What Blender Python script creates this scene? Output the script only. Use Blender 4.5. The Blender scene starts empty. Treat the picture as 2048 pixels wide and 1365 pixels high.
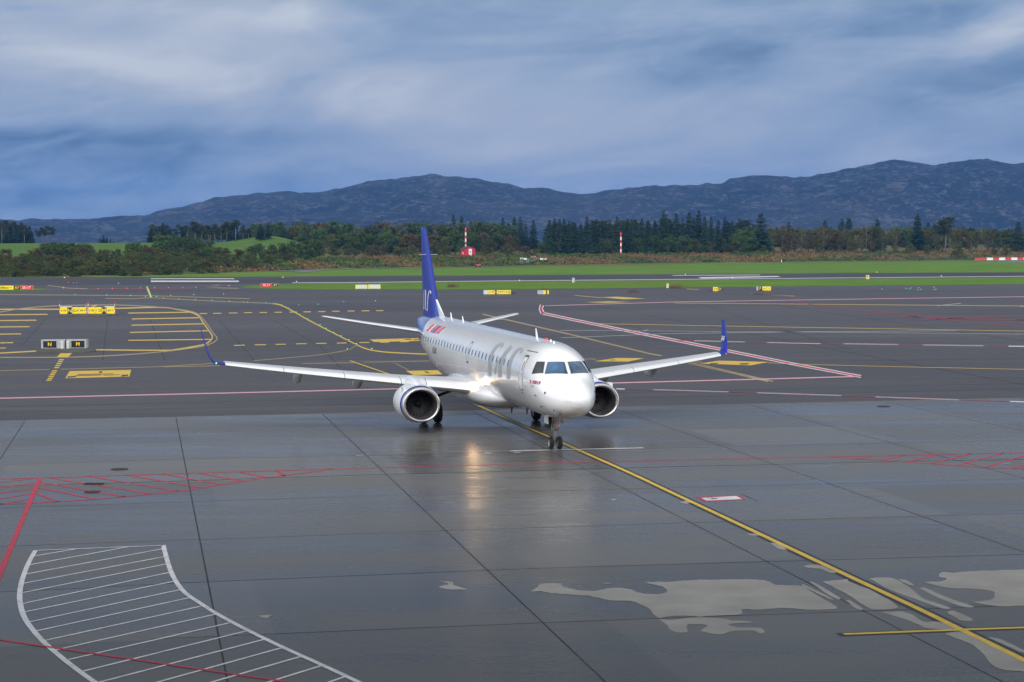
import bpy, bmesh, math, random
from mathutils import Vector, Matrix
R = math.radians
rng = random.Random(7)
scene = bpy.context.scene
COL = scene.collection

# ------------------------------------------------------------------ camera (solved from the wingspan, tailplane and wheel points)
W, H = 2048, 1365
FPX, CAMH, PITCH, ROLL = 4011.0, 9.345, R(2.865), R(-0.307)
cP, sP, cR, sR = math.cos(PITCH), math.sin(PITCH), math.cos(ROLL), math.sin(ROLL)
AX, AY, HD = 1.90, 89.31, R(12.66)          # aircraft nose wheel on the ground, heading

cam_data = bpy.data.cameras.new('camera')
cam = bpy.data.objects.new('camera', cam_data)
COL.objects.link(cam)
cam_data.sensor_width = 36.0
cam_data.lens = FPX / W * 36.0
cam_data.clip_end = 30000
cam_data.clip_start = 0.5
fwd = Vector((0, cP, -sP)); upv = Vector((0, sP, cP)); rt = Vector((1, 0, 0))
r2 = rt * cR + upv * sR
u2 = -rt * sR + upv * cR
cam.matrix_world = Matrix(((r2.x, u2.x, -fwd.x, 0), (r2.y, u2.y, -fwd.y, 0), (r2.z, u2.z, -fwd.z, CAMH), (0, 0, 0, 1)))
scene.camera = cam


def ray(u, v):
    a = (u - W / 2) / FPX; b = -(v - H / 2) / FPX
    a, b = a * cR - b * sR, a * sR + b * cR
    return Vector((a, cP + b * sP, -sP + b * cP))


def G(u, v, z=0.0):
    """where the sight line through a photo pixel meets the level z"""
    d = ray(u, v)
    t = (z - CAMH) / d.z
    return Vector((d.x * t, d.y * t, z))


def at_depth(u, v, Y):
    d = ray(u, v)
    return Vector((0, 0, CAMH)) + d * (Y / d.y)


# ------------------------------------------------------------------ tagging and mesh helpers
def tag(o, label=None, cat=None, group=None, kind=None):
    if label: o['label'] = label
    if cat: o['category'] = cat
    if group: o['group'] = group
    if kind: o['kind'] = kind
    return o


def empty(name, loc=(0, 0, 0), rz=0.0):
    o = bpy.data.objects.new(name, None)
    o.empty_display_size = 0.5
    COL.objects.link(o)
    o.location = loc
    o.rotation_euler = (0, 0, rz)
    return o


class MB:
    def __init__(self):
        self.v = []; self.f = []; self.m = []

    def add(self, vs, fs, mi=0, M=None):
        n = len(self.v)
        for p in vs:
            p = Vector(p)
            if M is not None: p = M @ p
            self.v.append(tuple(p))
        for f in fs:
            self.f.append([n + i for i in f]); self.m.append(mi)
        return self

    def box(self, c, s, mi=0, rz=0.0, M=None):
        x, y, z = s[0] / 2, s[1] / 2, s[2] / 2
        vs = [(-x, -y, -z), (x, -y, -z), (x, y, -z), (-x, y, -z), (-x, -y, z), (x, -y, z), (x, y, z), (-x, y, z)]
        T = Matrix.Translation(c) @ Matrix.Rotation(rz, 4, 'Z')
        if M is not None: T = M @ T
        return self.add(vs, [(0, 3, 2, 1), (4, 5, 6, 7), (0, 1, 5, 4), (1, 2, 6, 5), (2, 3, 7, 6), (3, 0, 4, 7)], mi, T)

    def tube(self, pts, rad, n=10, mi=0, caps=True):
        pts = [Vector(p) for p in pts]
        rads = rad if isinstance(rad, (list, tuple)) else [rad] * len(pts)
        rings = []
        for i, p in enumerate(pts):
            a = pts[max(i - 1, 0)]; b = pts[min(i + 1, len(pts) - 1)]
            d = (b - a).normalized()
            s = d.cross(Vector((0, 0, 1)))
            if s.length < 1e-3: s = d.cross(Vector((0, 1, 0)))
            s.normalize(); t = s.cross(d)
            rings.append([p + (s * math.cos(2 * math.pi * k / n) + t * math.sin(2 * math.pi * k / n)) * rads[i] for k in range(n)])
        return self.loft(rings, mi, caps)

    def loft(self, rings, mi=0, caps=True, closed=True):
        n = len(rings[0]); vs = [p for r in rings for p in r]; fs = []
        for i in range(len(rings) - 1):
            for k in range(n if closed else n - 1):
                k2 = (k + 1) % n
                fs.append((i * n + k, i * n + k2, (i + 1) * n + k2, (i + 1) * n + k))
        if caps and closed:
            fs.append(tuple(range(n - 1, -1, -1))); fs.append(tuple((len(rings) - 1) * n + k for k in range(n)))
        return self.add(vs, fs, mi)

    def lathe(self, prof, c, axis='y', n=32, mi=0, M=None, sx=1.0, sz=1.0):
        """profile (a along axis, radius) swept round the axis"""
        rings = []
        for a, r in prof:
            ring = []
            for k in range(n):
                t = 2 * math.pi * k / n
                if axis == 'y': p = Vector((c[0] + r * sx * math.cos(t), c[1] + a, c[2] + r * sz * math.sin(t)))
                elif axis == 'x': p = Vector((c[0] + a, c[1] + r * math.cos(t), c[2] + r * math.sin(t)))
                else: p = Vector((c[0] + r * math.cos(t), c[1] + r * math.sin(t), c[2] + a))
                ring.append(M @ p if M is not None else p)
            rings.append(ring)
        return self.loft(rings, mi, caps=False)

    def build(self, name, mats, parent=None, smooth=None, loc=None, rz=0.0, fix=True):
        me = bpy.data.meshes.new(name)
        me.from_pydata(self.v, [], self.f)
        mats = mats if isinstance(mats, (list, tuple)) else [mats]
        for m in mats: me.materials.append(m)
        if len(mats) > 1: me.polygons.foreach_set('material_index', self.m)
        if fix:
            bm = bmesh.new(); bm.from_mesh(me)
            bmesh.ops.recalc_face_normals(bm, faces=bm.faces)
            bm.to_mesh(me); bm.free()
        if smooth is not None:
            me.polygons.foreach_set('use_smooth', [True] * len(me.polygons))
            me.set_sharp_from_angle(angle=R(smooth))
        me.update()
        o = bpy.data.objects.new(name, me)
        COL.objects.link(o)
        if parent is not None: o.parent = parent
        if loc is not None: o.location = loc
        o.rotation_euler = (0, 0, rz)
        return o


# ------------------------------------------------------------------ materials
def mat(name, col, rough=0.5, metal=0.0, spec=0.5, coat=0.0, emit=None, estr=0.0, noise=None, bump=None):
    """noise = (scale, amount) mottles the colour a little; bump = (scale, strength)"""
    m = bpy.data.materials.new(name); m.use_nodes = True
    nt = m.node_tree; b = nt.nodes['Principled BSDF']
    b.inputs['Base Color'].default_value = (*col, 1)
    b.inputs['Roughness'].default_value = rough
    b.inputs['Metallic'].default_value = metal
    b.inputs['Specular IOR Level'].default_value = spec
    b.inputs['Coat Weight'].default_value = coat
    b.inputs['Coat Roughness'].default_value = 0.05
    if emit:
        b.inputs['Emission Color'].default_value = (*emit, 1); b.inputs['Emission Strength'].default_value = estr
    if noise or bump:
        tc = nt.nodes.new('ShaderNodeTexCoord')
    if noise:
        n = nt.nodes.new('ShaderNodeTexNoise'); n.inputs['Scale'].default_value = noise[0]; n.inputs['Detail'].default_value = 6
        nt.links.new(tc.outputs['Object'], n.inputs['Vector'])
        mr = nt.nodes.new('ShaderNodeMapRange'); mr.inputs[1].default_value = 0.3; mr.inputs[2].default_value = 0.7
        mr.inputs[3].default_value = 1 - noise[1]; mr.inputs[4].default_value = 1 + noise[1]
        nt.links.new(n.outputs['Fac'], mr.inputs[0])
        vm = nt.nodes.new('ShaderNodeVectorMath'); vm.operation = 'SCALE'; vm.inputs[0].default_value = col
        nt.links.new(mr.outputs[0], vm.inputs['Scale']); nt.links.new(vm.outputs[0], b.inputs['Base Color'])
    if bump:
        n2 = nt.nodes.new('ShaderNodeTexNoise'); n2.inputs['Scale'].default_value = bump[0]; n2.inputs['Detail'].default_value = 5
        nt.links.new(tc.outputs['Object'], n2.inputs['Vector'])
        bp = nt.nodes.new('ShaderNodeBump'); bp.inputs['Strength'].default_value = bump[1]
        nt.links.new(n2.outputs['Fac'], bp.inputs['Height']); nt.links.new(bp.outputs[0], b.inputs['Normal'])
    return m


class NT:
    """tiny node-tree writer"""
    def __init__(self, nt): self.nt = nt
    def node(self, t, **k):
        n = self.nt.nodes.new(t)
        for a, v in k.items(): setattr(n, a, v)
        return n
    def put(self, sock, v):
        if isinstance(v, bpy.types.NodeSocket): self.nt.links.new(v, sock)
        elif v is not None: sock.default_value = v
    def math(self, op, a, b=None, c=None, clamp=False):
        n = self.node('ShaderNodeMath', operation=op); n.use_clamp = clamp
        self.put(n.inputs[0], a)
        if b is not None: self.put(n.inputs[1], b)
        if c is not None: self.put(n.inputs[2], c)
        return n.outputs[0]
    def ramp(self, x, a, b, c=0.0, d=1.0, smooth=True):
        n = self.node('ShaderNodeMapRange'); n.interpolation_type = 'SMOOTHSTEP' if smooth else 'LINEAR'
        self.put(n.inputs[0], x); n.inputs[1].default_value = a; n.inputs[2].default_value = b
        n.inputs[3].default_value = c; n.inputs[4].default_value = d
        return n.outputs[0]
    def mix(self, f, a, b):
        n = self.node('ShaderNodeMix', data_type='RGBA')
        self.put(n.inputs['Factor'], f)
        self.put(n.inputs[6], (*a, 1) if isinstance(a, tuple) else a)
        self.put(n.inputs[7], (*b, 1) if isinstance(b, tuple) else b)
        return n.outputs[2]
    def scale(self, v, s):
        n = self.node('ShaderNodeVectorMath', operation='SCALE'); self.put(n.inputs[0], v); self.put(n.inputs['Scale'], s)
        return n.outputs[0]
    def noise(self, vec, scale, detail=5, rough=0.5, dist=0.0, d3=True):
        n = self.node('ShaderNodeTexNoise'); self.put(n.inputs['Vector'], vec)
        n.inputs['Scale'].default_value = scale; n.inputs['Detail'].default_value = detail
        n.inputs['Roughness'].default_value = rough; n.inputs['Distortion'].default_value = dist
        return n.outputs['Fac']
    def comb(self, x, y, z):
        n = self.node('ShaderNodeCombineXYZ'); self.put(n.inputs[0], x); self.put(n.inputs[1], y); self.put(n.inputs[2], z)
        return n.outputs[0]
    def sep(self, v):
        n = self.node('ShaderNodeSeparateXYZ'); self.put(n.inputs[0], v); return n.outputs
    def mapv(self, v, scale=(1, 1, 1), rot=(0, 0, 0)):
        n = self.node('ShaderNodeMapping'); self.put(n.inputs['Vector'], v)
        n.inputs['Scale'].default_value = scale; n.inputs['Rotation'].default_value = rot
        return n.outputs[0]


def new_mat(name):
    m = bpy.data.materials.new(name); m.use_nodes = True
    return m, NT(m.node_tree), m.node_tree.nodes['Principled BSDF']


# ---- pavement materials
def mat_concrete():
    m, t, b = new_mat('wet_concrete')
    tc = t.node('ShaderNodeTexCoord').outputs['Object']
    big = t.noise(t.mapv(tc, (0.05, 0.16, 1)), 1.0, 5, 0.55)
    streak = t.noise(t.mapv(tc, (0.14, 1.1, 1)), 1.0, 6, 0.6, 0.6)
    fine = t.noise(tc, 9.0, 4, 0.6)
    stain = t.noise(t.mapv(tc, (0.03, 0.05, 1)), 1.7, 4, 0.5)
    x, y, z = t.sep(tc)
    # every bay was cast on its own and keeps its own tone
    br = t.node('ShaderNodeTexWhiteNoise', noise_dimensions='2D')
    along = t.math('SUBTRACT', t.math('ADD', t.math('MULTIPLY', x, 0.980037), t.math('MULTIPLY', y, 0.198815)), -4.2102)
    down = t.math('SUBTRACT', t.math('SUBTRACT', t.math('MULTIPLY', x, 0.198815), t.math('MULTIPLY', y, 0.980037)), -86.8354)
    cell = t.comb(t.math('FLOOR', t.math('DIVIDE', along, 8.06)), t.math('FLOOR', t.math('DIVIDE', down, 7.85)), 0.0)
    t.put(br.inputs['Vector'], cell)
    f = t.math('ADD', t.math('MULTIPLY', big, 0.5), t.math('MULTIPLY', streak, 0.2))
    f = t.math('ADD', f, t.math('MULTIPLY', fine, 0.3))
    f = t.ramp(f, 0.38, 0.62)
    c = t.mix(f, (0.076, 0.074, 0.069), (0.136, 0.131, 0.121))
    c = t.mix(t.ramp(stain, 0.50, 0.70, 0, 0.5), c, (0.125, 0.106, 0.080))
    c = t.scale(c, t.ramp(br.outputs[0], 0, 1, 0.80, 1.18, False))
    t.put(b.inputs['Base Color'], c)
    rg = t.math('ADD', t.math('MULTIPLY', streak, 0.3), t.math('MULTIPLY', big, 0.7))
    t.put(b.inputs['Roughness'], t.ramp(rg, 0.34, 0.66, 0.20, 0.36))
    b.inputs['IOR'].default_value = 1.46; b.inputs['Specular Tint'].default_value = (1.0, 0.94, 0.86, 1)
    bp = t.node('ShaderNodeBump'); bp.inputs['Strength'].default_value = 0.10; bp.inputs['Distance'].default_value = 0.02
    t.put(bp.inputs['Height'], t.noise(t.mapv(tc, (0.8, 2.6, 1)), 1.3, 6, 0.6)); t.put(b.inputs['Normal'], bp.outputs[0])
    return m


def mat_asphalt(name='asphalt', c0=(0.046, 0.045, 0.050), c1=(0.084, 0.080, 0.086), r0=0.38, r1=0.6):
    m, t, b = new_mat(name)
    tc = t.node('ShaderNodeTexCoord').outputs['Object']
    big = t.noise(t.mapv(tc, (0.012, 0.03, 1)), 1.0, 5, 0.55)
    lane = t.noise(t.mapv(tc, (0.004, 0.22, 1)), 1.0, 4, 0.6, 0.3)
    fine = t.noise(tc, 3.0, 5, 0.7)
    f = t.math('ADD', t.math('ADD', t.math('MULTIPLY', big, 0.4), t.math('MULTIPLY', lane, 0.35)), t.math('MULTIPLY', fine, 0.25))
    f = t.ramp(f, 0.36, 0.64)
    c = t.mix(f, c0, c1)
    tint = t.noise(t.mapv(tc, (0.008, 0.02, 1)), 1.3, 3)
    c = t.mix(t.ramp(tint, 0.5, 0.68, 0, 0.35), c, (0.085, 0.070, 0.070))
    t.put(b.inputs['Base Color'], c)
    t.put(b.inputs['Roughness'], t.ramp(lane, 0.35, 0.65, r0, r1))
    b.inputs['IOR'].default_value = 1.34
    bp = t.node('ShaderNodeBump'); bp.inputs['Strength'].default_value = 0.15; bp.inputs['Distance'].default_value = 0.02
    t.put(bp.inputs['Height'], fine); t.put(b.inputs['Normal'], bp.outputs[0])
    return m


def mat_paint(name, col, rough=0.45, wear=0.35, under=(0.05, 0.05, 0.055)):
    m, t, b = new_mat(name)
    tc = t.node('ShaderNodeTexCoord').outputs['Object']
    n = t.noise(tc, 1.8, 6, 0.7)
    n2 = t.noise(tc, 11.0, 4, 0.7)
    k = t.math('ADD', t.math('MULTIPLY', n, 0.6), t.math('MULTIPLY', n2, 0.4))
    t.put(b.inputs['Base Color'], t.mix(t.ramp(k, 0.42, 0.66, 0, wear), col, under))
    b.inputs['Roughness'].default_value = rough
    return m


def mat_grass(name, a, b_, sc=0.25, c=None):
    m, t, b = new_mat(name)
    tc = t.node('ShaderNodeTexCoord').outputs['Object']
    n = t.noise(t.mapv(tc, (0.25, 1, 1)), sc, 7, 0.65)
    n2 = t.noise(tc, sc * 9, 4, 0.7)
    k = t.ramp(t.math('ADD', t.math('MULTIPLY', n, 0.65), t.math('MULTIPLY', n2, 0.35)), 0.36, 0.64)
    col = t.mix(k, a, b_)
    if c: col = t.mix(t.ramp(t.noise(t.mapv(tc, (0.2, 1, 1)), sc * 0.35, 4), 0.54, 0.68, 0, 0.7), col, c)
    t.put(b.inputs['Base Color'], col)
    b.inputs['Roughness'].default_value = 0.9
    b.inputs['Specular IOR Level'].default_value = 0.15
    bp = t.node('ShaderNodeBump'); bp.inputs['Strength'].default_value = 0.6; bp.inputs['Distance'].default_value = 0.3
    t.put(bp.inputs['Height'], n2); t.put(b.inputs['Normal'], bp.outputs[0])
    return m


def mat_leaf(name, a, b_, c=None):
    """foliage: colour varies from leaf cluster to leaf cluster and from tree to tree"""
    m, t, b = new_mat(name)
    tc = t.node('ShaderNodeTexCoord').outputs['Object']
    oi = t.node('ShaderNodeObjectInfo')
    n = t.noise(tc, 0.55, 4, 0.7)
    col = t.mix(t.ramp(n, 0.35, 0.65), a, b_)
    if c: col = t.mix(t.ramp(oi.outputs['Random'], 0.0, 1.0, 0, 0.8, False), col, c)
    col = t.scale(col, t.ramp(oi.outputs['Random'], 0.0, 1.0, 0.75, 1.25, False))
    t.put(b.inputs['Base Color'], col)
    b.inputs['Roughness'].default_value = 0.75
    b.inputs['Specular IOR Level'].default_value = 0.2
    return m


M = {}
M['concrete'] = mat_concrete()
M['asphalt'] = mat_asphalt()
M['runway'] = mat_asphalt('runway_asphalt', (0.030, 0.032, 0.038), (0.050, 0.052, 0.060), 0.5, 0.7)
M['yellow'] = mat_paint('yellow_paint', (0.66, 0.44, 0.04), 0.45, 0.3)
M['yellow_worn'] = mat_paint('worn_yellow_paint', (0.62, 0.43, 0.09), 0.5, 0.4)
M['yellow_brown'] = mat_paint('faded_yellow_paint', (0.36, 0.27, 0.13), 0.5, 0.5)
M['white'] = mat_paint('white_paint', (0.62, 0.62, 0.64), 0.5, 0.4)
M['white_worn'] = mat_paint('worn_white_paint', (0.40, 0.40, 0.42), 0.5, 0.6)
M['red'] = mat_paint('red_paint', (0.46, 0.026, 0.052), 0.5, 0.5)
M['red_worn'] = mat_paint('worn_red_paint', (0.28, 0.035, 0.05), 0.5, 0.6)
M['pink'] = mat_paint('faded_red_paint', (0.62, 0.33, 0.38), 0.5, 0.3)
M['black'] = mat_paint('black_paint', (0.016, 0.018, 0.022), 0.4, 0.25, (0.04, 0.04, 0.042))
M['joint'] = mat('joint_sealant', (0.012, 0.012, 0.014), 0.6)
M['joint_light'] = mat_paint('joint_edge', (0.20, 0.18, 0.14), 0.6, 0.6)
M['dry'] = mat('dry_concrete', (0.27, 0.262, 0.245), 0.85, spec=0.2, noise=(0.7, 0.14))
M['damp'] = mat('damp_patch', (0.020, 0.024, 0.030), 0.12, noise=(0.8, 0.2))
M['grass'] = mat_grass('mown_grass', (0.054, 0.120, 0.012), (0.118, 0.225, 0.020), 0.3, (0.140, 0.135, 0.034))
M['gravel_path'] = mat('gravel_path', (0.13, 0.13, 0.135), 0.8, noise=(0.6, 0.2))
M['iron'] = mat('cast_iron', (0.035, 0.03, 0.028), 0.5, 0.3, noise=(6, 0.3))

# aircraft
def mat_skin():
    """white pearl paint with the blue tail section"""
    m, t, b = new_mat('white_airframe_paint')
    tc = t.node('ShaderNodeTexCoord').outputs['Object']
    x, s, z = t.sep(tc)
    lim = t.math('ADD', 26.45, t.math('ADD', t.math('MULTIPLY', t.math('MAXIMUM', t.math('SUBTRACT', 4.0, z), 0.0), 1.6),
                                      t.math('MULTIPLY', t.math('MAXIMUM', t.math('SUBTRACT', z, 4.35), 0.0), 1.5)))
    blue = t.math('GREATER_THAN', s, lim)
    n = t.noise(t.mapv(tc, (1, 0.3, 1)), 1.2, 5, 0.6)
    white = t.mix(t.ramp(n, 0.35, 0.65), (0.82, 0.835, 0.85), (0.87, 0.88, 0.89))
    t.put(b.inputs['Base Color'], t.mix(blue, white, (0.008, 0.030, 0.31)))
    # faint frame joints every 2.4 m
    fr = t.math('LESS_THAN', t.math('FRACT', t.math('DIVIDE', s, 2.42)), 0.006)
    b.inputs['Roughness'].default_value = 0.22
    t.put(b.inputs['Metallic'], t.math('MULTIPLY', t.math('SUBTRACT', 1.0, blue), 0.06))
    b.inputs['Coat Weight'].default_value = 0.9; b.inputs['Coat Roughness'].default_value = 0.04
    bp = t.node('ShaderNodeBump'); bp.inputs['Strength'].default_value = 0.4; bp.inputs['Distance'].default_value = 0.004
    t.put(bp.inputs['Height'], t.math('SUBTRACT', t.math('MULTIPLY', t.noise(t.mapv(tc, (1, 1, 1)), 1.7, 2), 0.6), fr)); t.put(b.inputs['Normal'], bp.outputs[0])
    return m


M['skin'] = mat_skin()
M['wing'] = mat('wing_grey_paint', (0.62, 0.64, 0.66), 0.32, 0.15, coat=0.2, noise=(0.7, 0.06))
M['slat'] = mat('bare_metal_leading_edge', (0.86, 0.87, 0.88), 0.30, 0.55, noise=(1.2, 0.04))
M['gap'] = mat('panel_gap', (0.03, 0.03, 0.035), 0.7)
M['blue'] = mat('blue_paint', (0.007, 0.026, 0.31), 0.38, spec=0.35, coat=0.1, noise=(1.0, 0.08))
M['nacelle'] = mat('nacelle_white_paint', (0.74, 0.77, 0.78), 0.3, coat=0.4, noise=(1.6, 0.06))
M['lip'] = mat('polished_lip', (0.74, 0.72, 0.72), 0.34, 1.0, noise=(2.0, 0.05))
M['duct'] = mat('inlet_duct', (0.055, 0.055, 0.058), 0.45)
M['blade'] = mat('fan_blade', (0.15, 0.15, 0.155), 0.4, 0.4)
M['dark_metal'] = mat('dark_metal', (0.05, 0.05, 0.055), 0.45, 0.6)
M['exhaust'] = mat('hot_section_metal', (0.22, 0.20, 0.18), 0.4, 0.9, noise=(3, 0.2))
M['tyre'] = mat('tyre_rubber', (0.014, 0.014, 0.015), 0.7, noise=(8, 0.3))
M['hub'] = mat('wheel_hub', (0.42, 0.43, 0.44), 0.4, 0.5)
M['strut'] = mat('gear_steel', (0.40, 0.40, 0.41), 0.35, 0.7)
M['glass'] = mat('cabin_glass', (0.012, 0.016, 0.022), 0.06, spec=0.6)
M['cockpit'] = mat('cockpit_glass', (0.025, 0.085, 0.17), 0.04, spec=0.7, coat=0.5, noise=(1.6, 0.75))
M['seal'] = mat('window_seal', (0.16, 0.17, 0.18), 0.6)
M['line'] = mat('door_seam', (0.10, 0.105, 0.11), 0.6)
M['titles'] = mat('silver_lettering', (0.36, 0.38, 0.395), 0.35, 0.0)
M['cabin_glass'] = mat('cabin_pane', (0.10, 0.13, 0.15), 0.1, spec=0.7)
M['window_rim'] = mat('window_rim', (0.62, 0.65, 0.67), 0.4)
M['reg'] = mat('dark_lettering', (0.08, 0.085, 0.09), 0.5)
M['decal_white'] = mat('decal_white', (0.80, 0.80, 0.80), 0.4)
M['decal_red'] = mat('decal_red', (0.66, 0.035, 0.06), 0.4)
M['decal_yellow'] = mat('decal_yellow', (0.75, 0.55, 0.03), 0.4)
M['decal_blue'] = mat('decal_blue', (0.02, 0.05, 0.36), 0.4)
M['lamp'] = mat('landing_lamp', (1, 0.85, 0.6), 0.3, emit=(1.0, 0.60, 0.26), estr=9)
M['lamp_glint'] = mat('painted_lamp_glint', (1, 0.85, 0.6), 0.3, emit=(1.0, 0.66, 0.32), estr=3.5)  # glow of the landing lamp's reflection, not a lamp of its own
M['nav_green'] = mat('nav_green', (0.2, 0.9, 0.7), 0.3, emit=(0.35, 1.0, 0.75), estr=1.0)
M['nav_red'] = mat('nav_red', (0.8, 0.03, 0.04), 0.3, emit=(1.0, 0.05, 0.06), estr=0.9)

# signs, lights, small things
M['sign_yellow'] = mat('sign_yellow', (0.82, 0.62, 0.012), 0.4, emit=(0.9, 0.66, 0.0), estr=0.12)
M['sign_black'] = mat('sign_black', (0.010, 0.010, 0.011), 0.4)
M['sign_red'] = mat('sign_red', (0.55, 0.010, 0.02), 0.4, emit=(1, 0.01, 0.02), estr=0.12)
M['sign_white'] = mat('sign_white', (0.8, 0.8, 0.8), 0.4)
M['housing'] = mat('sign_housing', (0.42, 0.44, 0.46), 0.5, 0.2, noise=(3, 0.08))
M['housing_pale'] = mat('pale_sign_back', (0.62, 0.63, 0.60), 0.5, noise=(2, 0.12))
M['pole_red'] = mat('pole_red', (0.55, 0.03, 0.04), 0.5)
M['pole_white'] = mat('pole_white', (0.75, 0.75, 0.74), 0.5)
M['hut_red'] = mat('hut_red', (0.50, 0.015, 0.045), 0.6, noise=(2, 0.1))
M['hut_roof'] = mat('hut_roof', (0.05, 0.055, 0.065), 0.6)
M['barrier_orange'] = mat('barrier_orange', (0.50, 0.24, 0.10), 0.6, noise=(2, 0.2))
M['light_red'] = mat('stop_bar_red', (0.8, 0.05, 0.08), 0.3, emit=(1.0, 0.10, 0.16), estr=1.6)
M['light_green'] = mat('taxi_green', (0.1, 0.8, 0.4), 0.3, emit=(0.08, 1.0, 0.35), estr=0.9)
M['light_amber'] = mat('edge_amber', (0.9, 0.5, 0.2), 0.3, emit=(1.0, 0.55, 0.25), estr=1.8)
M['fixture'] = mat('light_fixture', (0.12, 0.12, 0.12), 0.5, 0.4)
M['bark'] = mat('bark', (0.065, 0.052, 0.042), 0.9, noise=(2, 0.3))
M['bark_pale'] = mat('pale_bark', (0.20, 0.18, 0.155), 0.9, noise=(2, 0.3))
M['leaf_spruce'] = mat_leaf('spruce_needles', (0.010, 0.026, 0.012), (0.024, 0.050, 0.018), (0.018, 0.040, 0.016))
M['leaf_pine'] = mat_leaf('pine_needles', (0.018, 0.034, 0.016), (0.040, 0.062, 0.024), (0.040, 0.046, 0.020))
M['leaf_green'] = mat_leaf('green_leaves', (0.034, 0.072, 0.012), (0.074, 0.130, 0.018), (0.046, 0.076, 0.014))
M['leaf_olive'] = mat_leaf('olive_leaves', (0.036, 0.056, 0.012), (0.080, 0.102, 0.020), (0.040, 0.074, 0.014))
M['leaf_brown'] = mat_leaf('autumn_leaves', (0.064, 0.050, 0.012), (0.140, 0.092, 0.020), (0.056, 0.074, 0.016))
M['leaf_bush'] = mat_leaf('bush_leaves', (0.034, 0.066, 0.012), (0.078, 0.116, 0.022), (0.072, 0.070, 0.016))
M['heath'] = mat_leaf('heath_tufts', (0.085, 0.055, 0.024), (0.17, 0.105, 0.042))
M['heath_green'] = mat_leaf('scrub_tufts', (0.034, 0.058, 0.014), (0.070, 0.100, 0.024))

# ------------------------------------------------------------------ sky, sun, air
SUN_EL, SUN_AZ = R(36), R(192)          # azimuth clockwise from +Y (behind the camera, a little to its left)
world = bpy.data.worlds.new('World'); scene.world = world; world.use_nodes = True
wt = NT(world.node_tree); bg = world.node_tree.nodes['Background']
STR = 0.1
bg.inputs['Strength'].default_value = STR
sky = wt.node('ShaderNodeTexSky', sky_type='NISHITA'); sky.sun_disc = False
sky.sun_elevation = SUN_EL; sky.sun_rotation = SUN_AZ; sky.altitude = 30; sky.air_density = 1.6; sky.dust_density = 3.0
gen = wt.node('ShaderNodeTexCoord').outputs['Generated']
dx, dy, dz = wt.sep(gen)
az = wt.math('ARCTAN2', dx, dy)
el = wt.math('ARCSINE', dz)
# streets of cloud: bands tilt a little to the right-hand side, long in azimuth, thin in elevation
uv = wt.comb(wt.math('MULTIPLY', az, 6.5), wt.math('ADD', wt.math('MULTIPLY', el, 26.0), wt.math('MULTIPLY', az, -1.6)), 0.0)
n1 = wt.noise(uv, 1.0, 7, 0.52, 0.9)
uv2 = wt.comb(wt.math('MULTIPLY', az, 22.0), wt.math('ADD', wt.math('MULTIPLY', el, 70.0), wt.math('MULTIPLY', az, -9.0)), 3.7)
n2 = wt.noise(uv2, 1.0, 6, 0.52, 0.6)


def blob(px, py, rx, ry, amp, tilt=0.0):
    """a large cloud mass at its bearing and elevation"""
    a0 = math.atan2(px - 1024, FPX); e0 = math.atan2(482 - py, FPX)
    da = wt.math('SUBTRACT', az, a0); de = wt.math('SUBTRACT', el, e0)
    de = wt.math('SUBTRACT', de, wt.math('MULTIPLY', da, tilt))
    q = wt.math('ADD', wt.math('POWER', wt.math('ABSOLUTE', wt.math('DIVIDE', da, rx / FPX)), 2.0),
                wt.math('POWER', wt.math('ABSOLUTE', wt.math('DIVIDE', de, ry / FPX)), 2.0))
    q = wt.math('ADD', q, wt.math('MULTIPLY', wt.math('SUBTRACT', n2, 0.5), 2.6))
    q = wt.math('MAXIMUM', q, 0.0)
    return wt.math('MULTIPLY', wt.math('EXPONENT', wt.math('MULTIPLY', q, -1.0)), amp)


k = wt.math('ADD', wt.math('MULTIPLY', wt.math('SUBTRACT', n1, 0.5), 1.5), wt.math('MULTIPLY', wt.math('SUBTRACT', n2, 0.5), 0.65))
k = wt.math('ADD', k, 0.62)
for b_ in ((230, 130, 330, 130, 0.42), (760, 190, 420, 80, 0.20), (1120, 280, 430, 90, 0.16), (40, 40, 150, 40, -0.30),
           (60, 350, 420, 120, -0.55), (330, 275, 460, 22, -0.26), (700, 330, 500, 60, 0.06), (1180, 95, 260, 34, -0.20, 0.15),
           (1420, 130, 170, 40, -0.34, 0.25), (1840, 60, 190, 44, -0.46, 0.22), (1960, 175, 170, 46, -0.48, 0.05), (2010, 80, 90, 34, 0.42, 0.4),
           (1560, 190, 330, 30, 0.16, 0.12), (1640, 280, 420, 60, 0.10), (1080, 20, 380, 40, -0.12), (560, 30, 260, 30, 0.12)):
    k = wt.math('ADD', k, blob(*b_))
k = wt.ramp(k, -0.15, 1.15, 0, 1, False)
cloud = wt.node('ShaderNodeValToRGB')
cr = cloud.color_ramp
cr.elements[0].position = 0.0; cr.elements[0].color = (0.080, 0.175, 0.350, 1)
cr.elements[1].position = 1.0; cr.elements[1].color = (0.54, 0.59, 0.69, 1)
for p_, c_ in ((0.33, (0.185, 0.290, 0.485)), (0.60, (0.290, 0.385, 0.565)), (0.80, (0.400, 0.465, 0.605))):
    e_ = cr.elements.new(p_); e_.color = (*c_, 1)
wt.put(cloud.inputs[0], k)
low = cloud.outputs[0]
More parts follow.
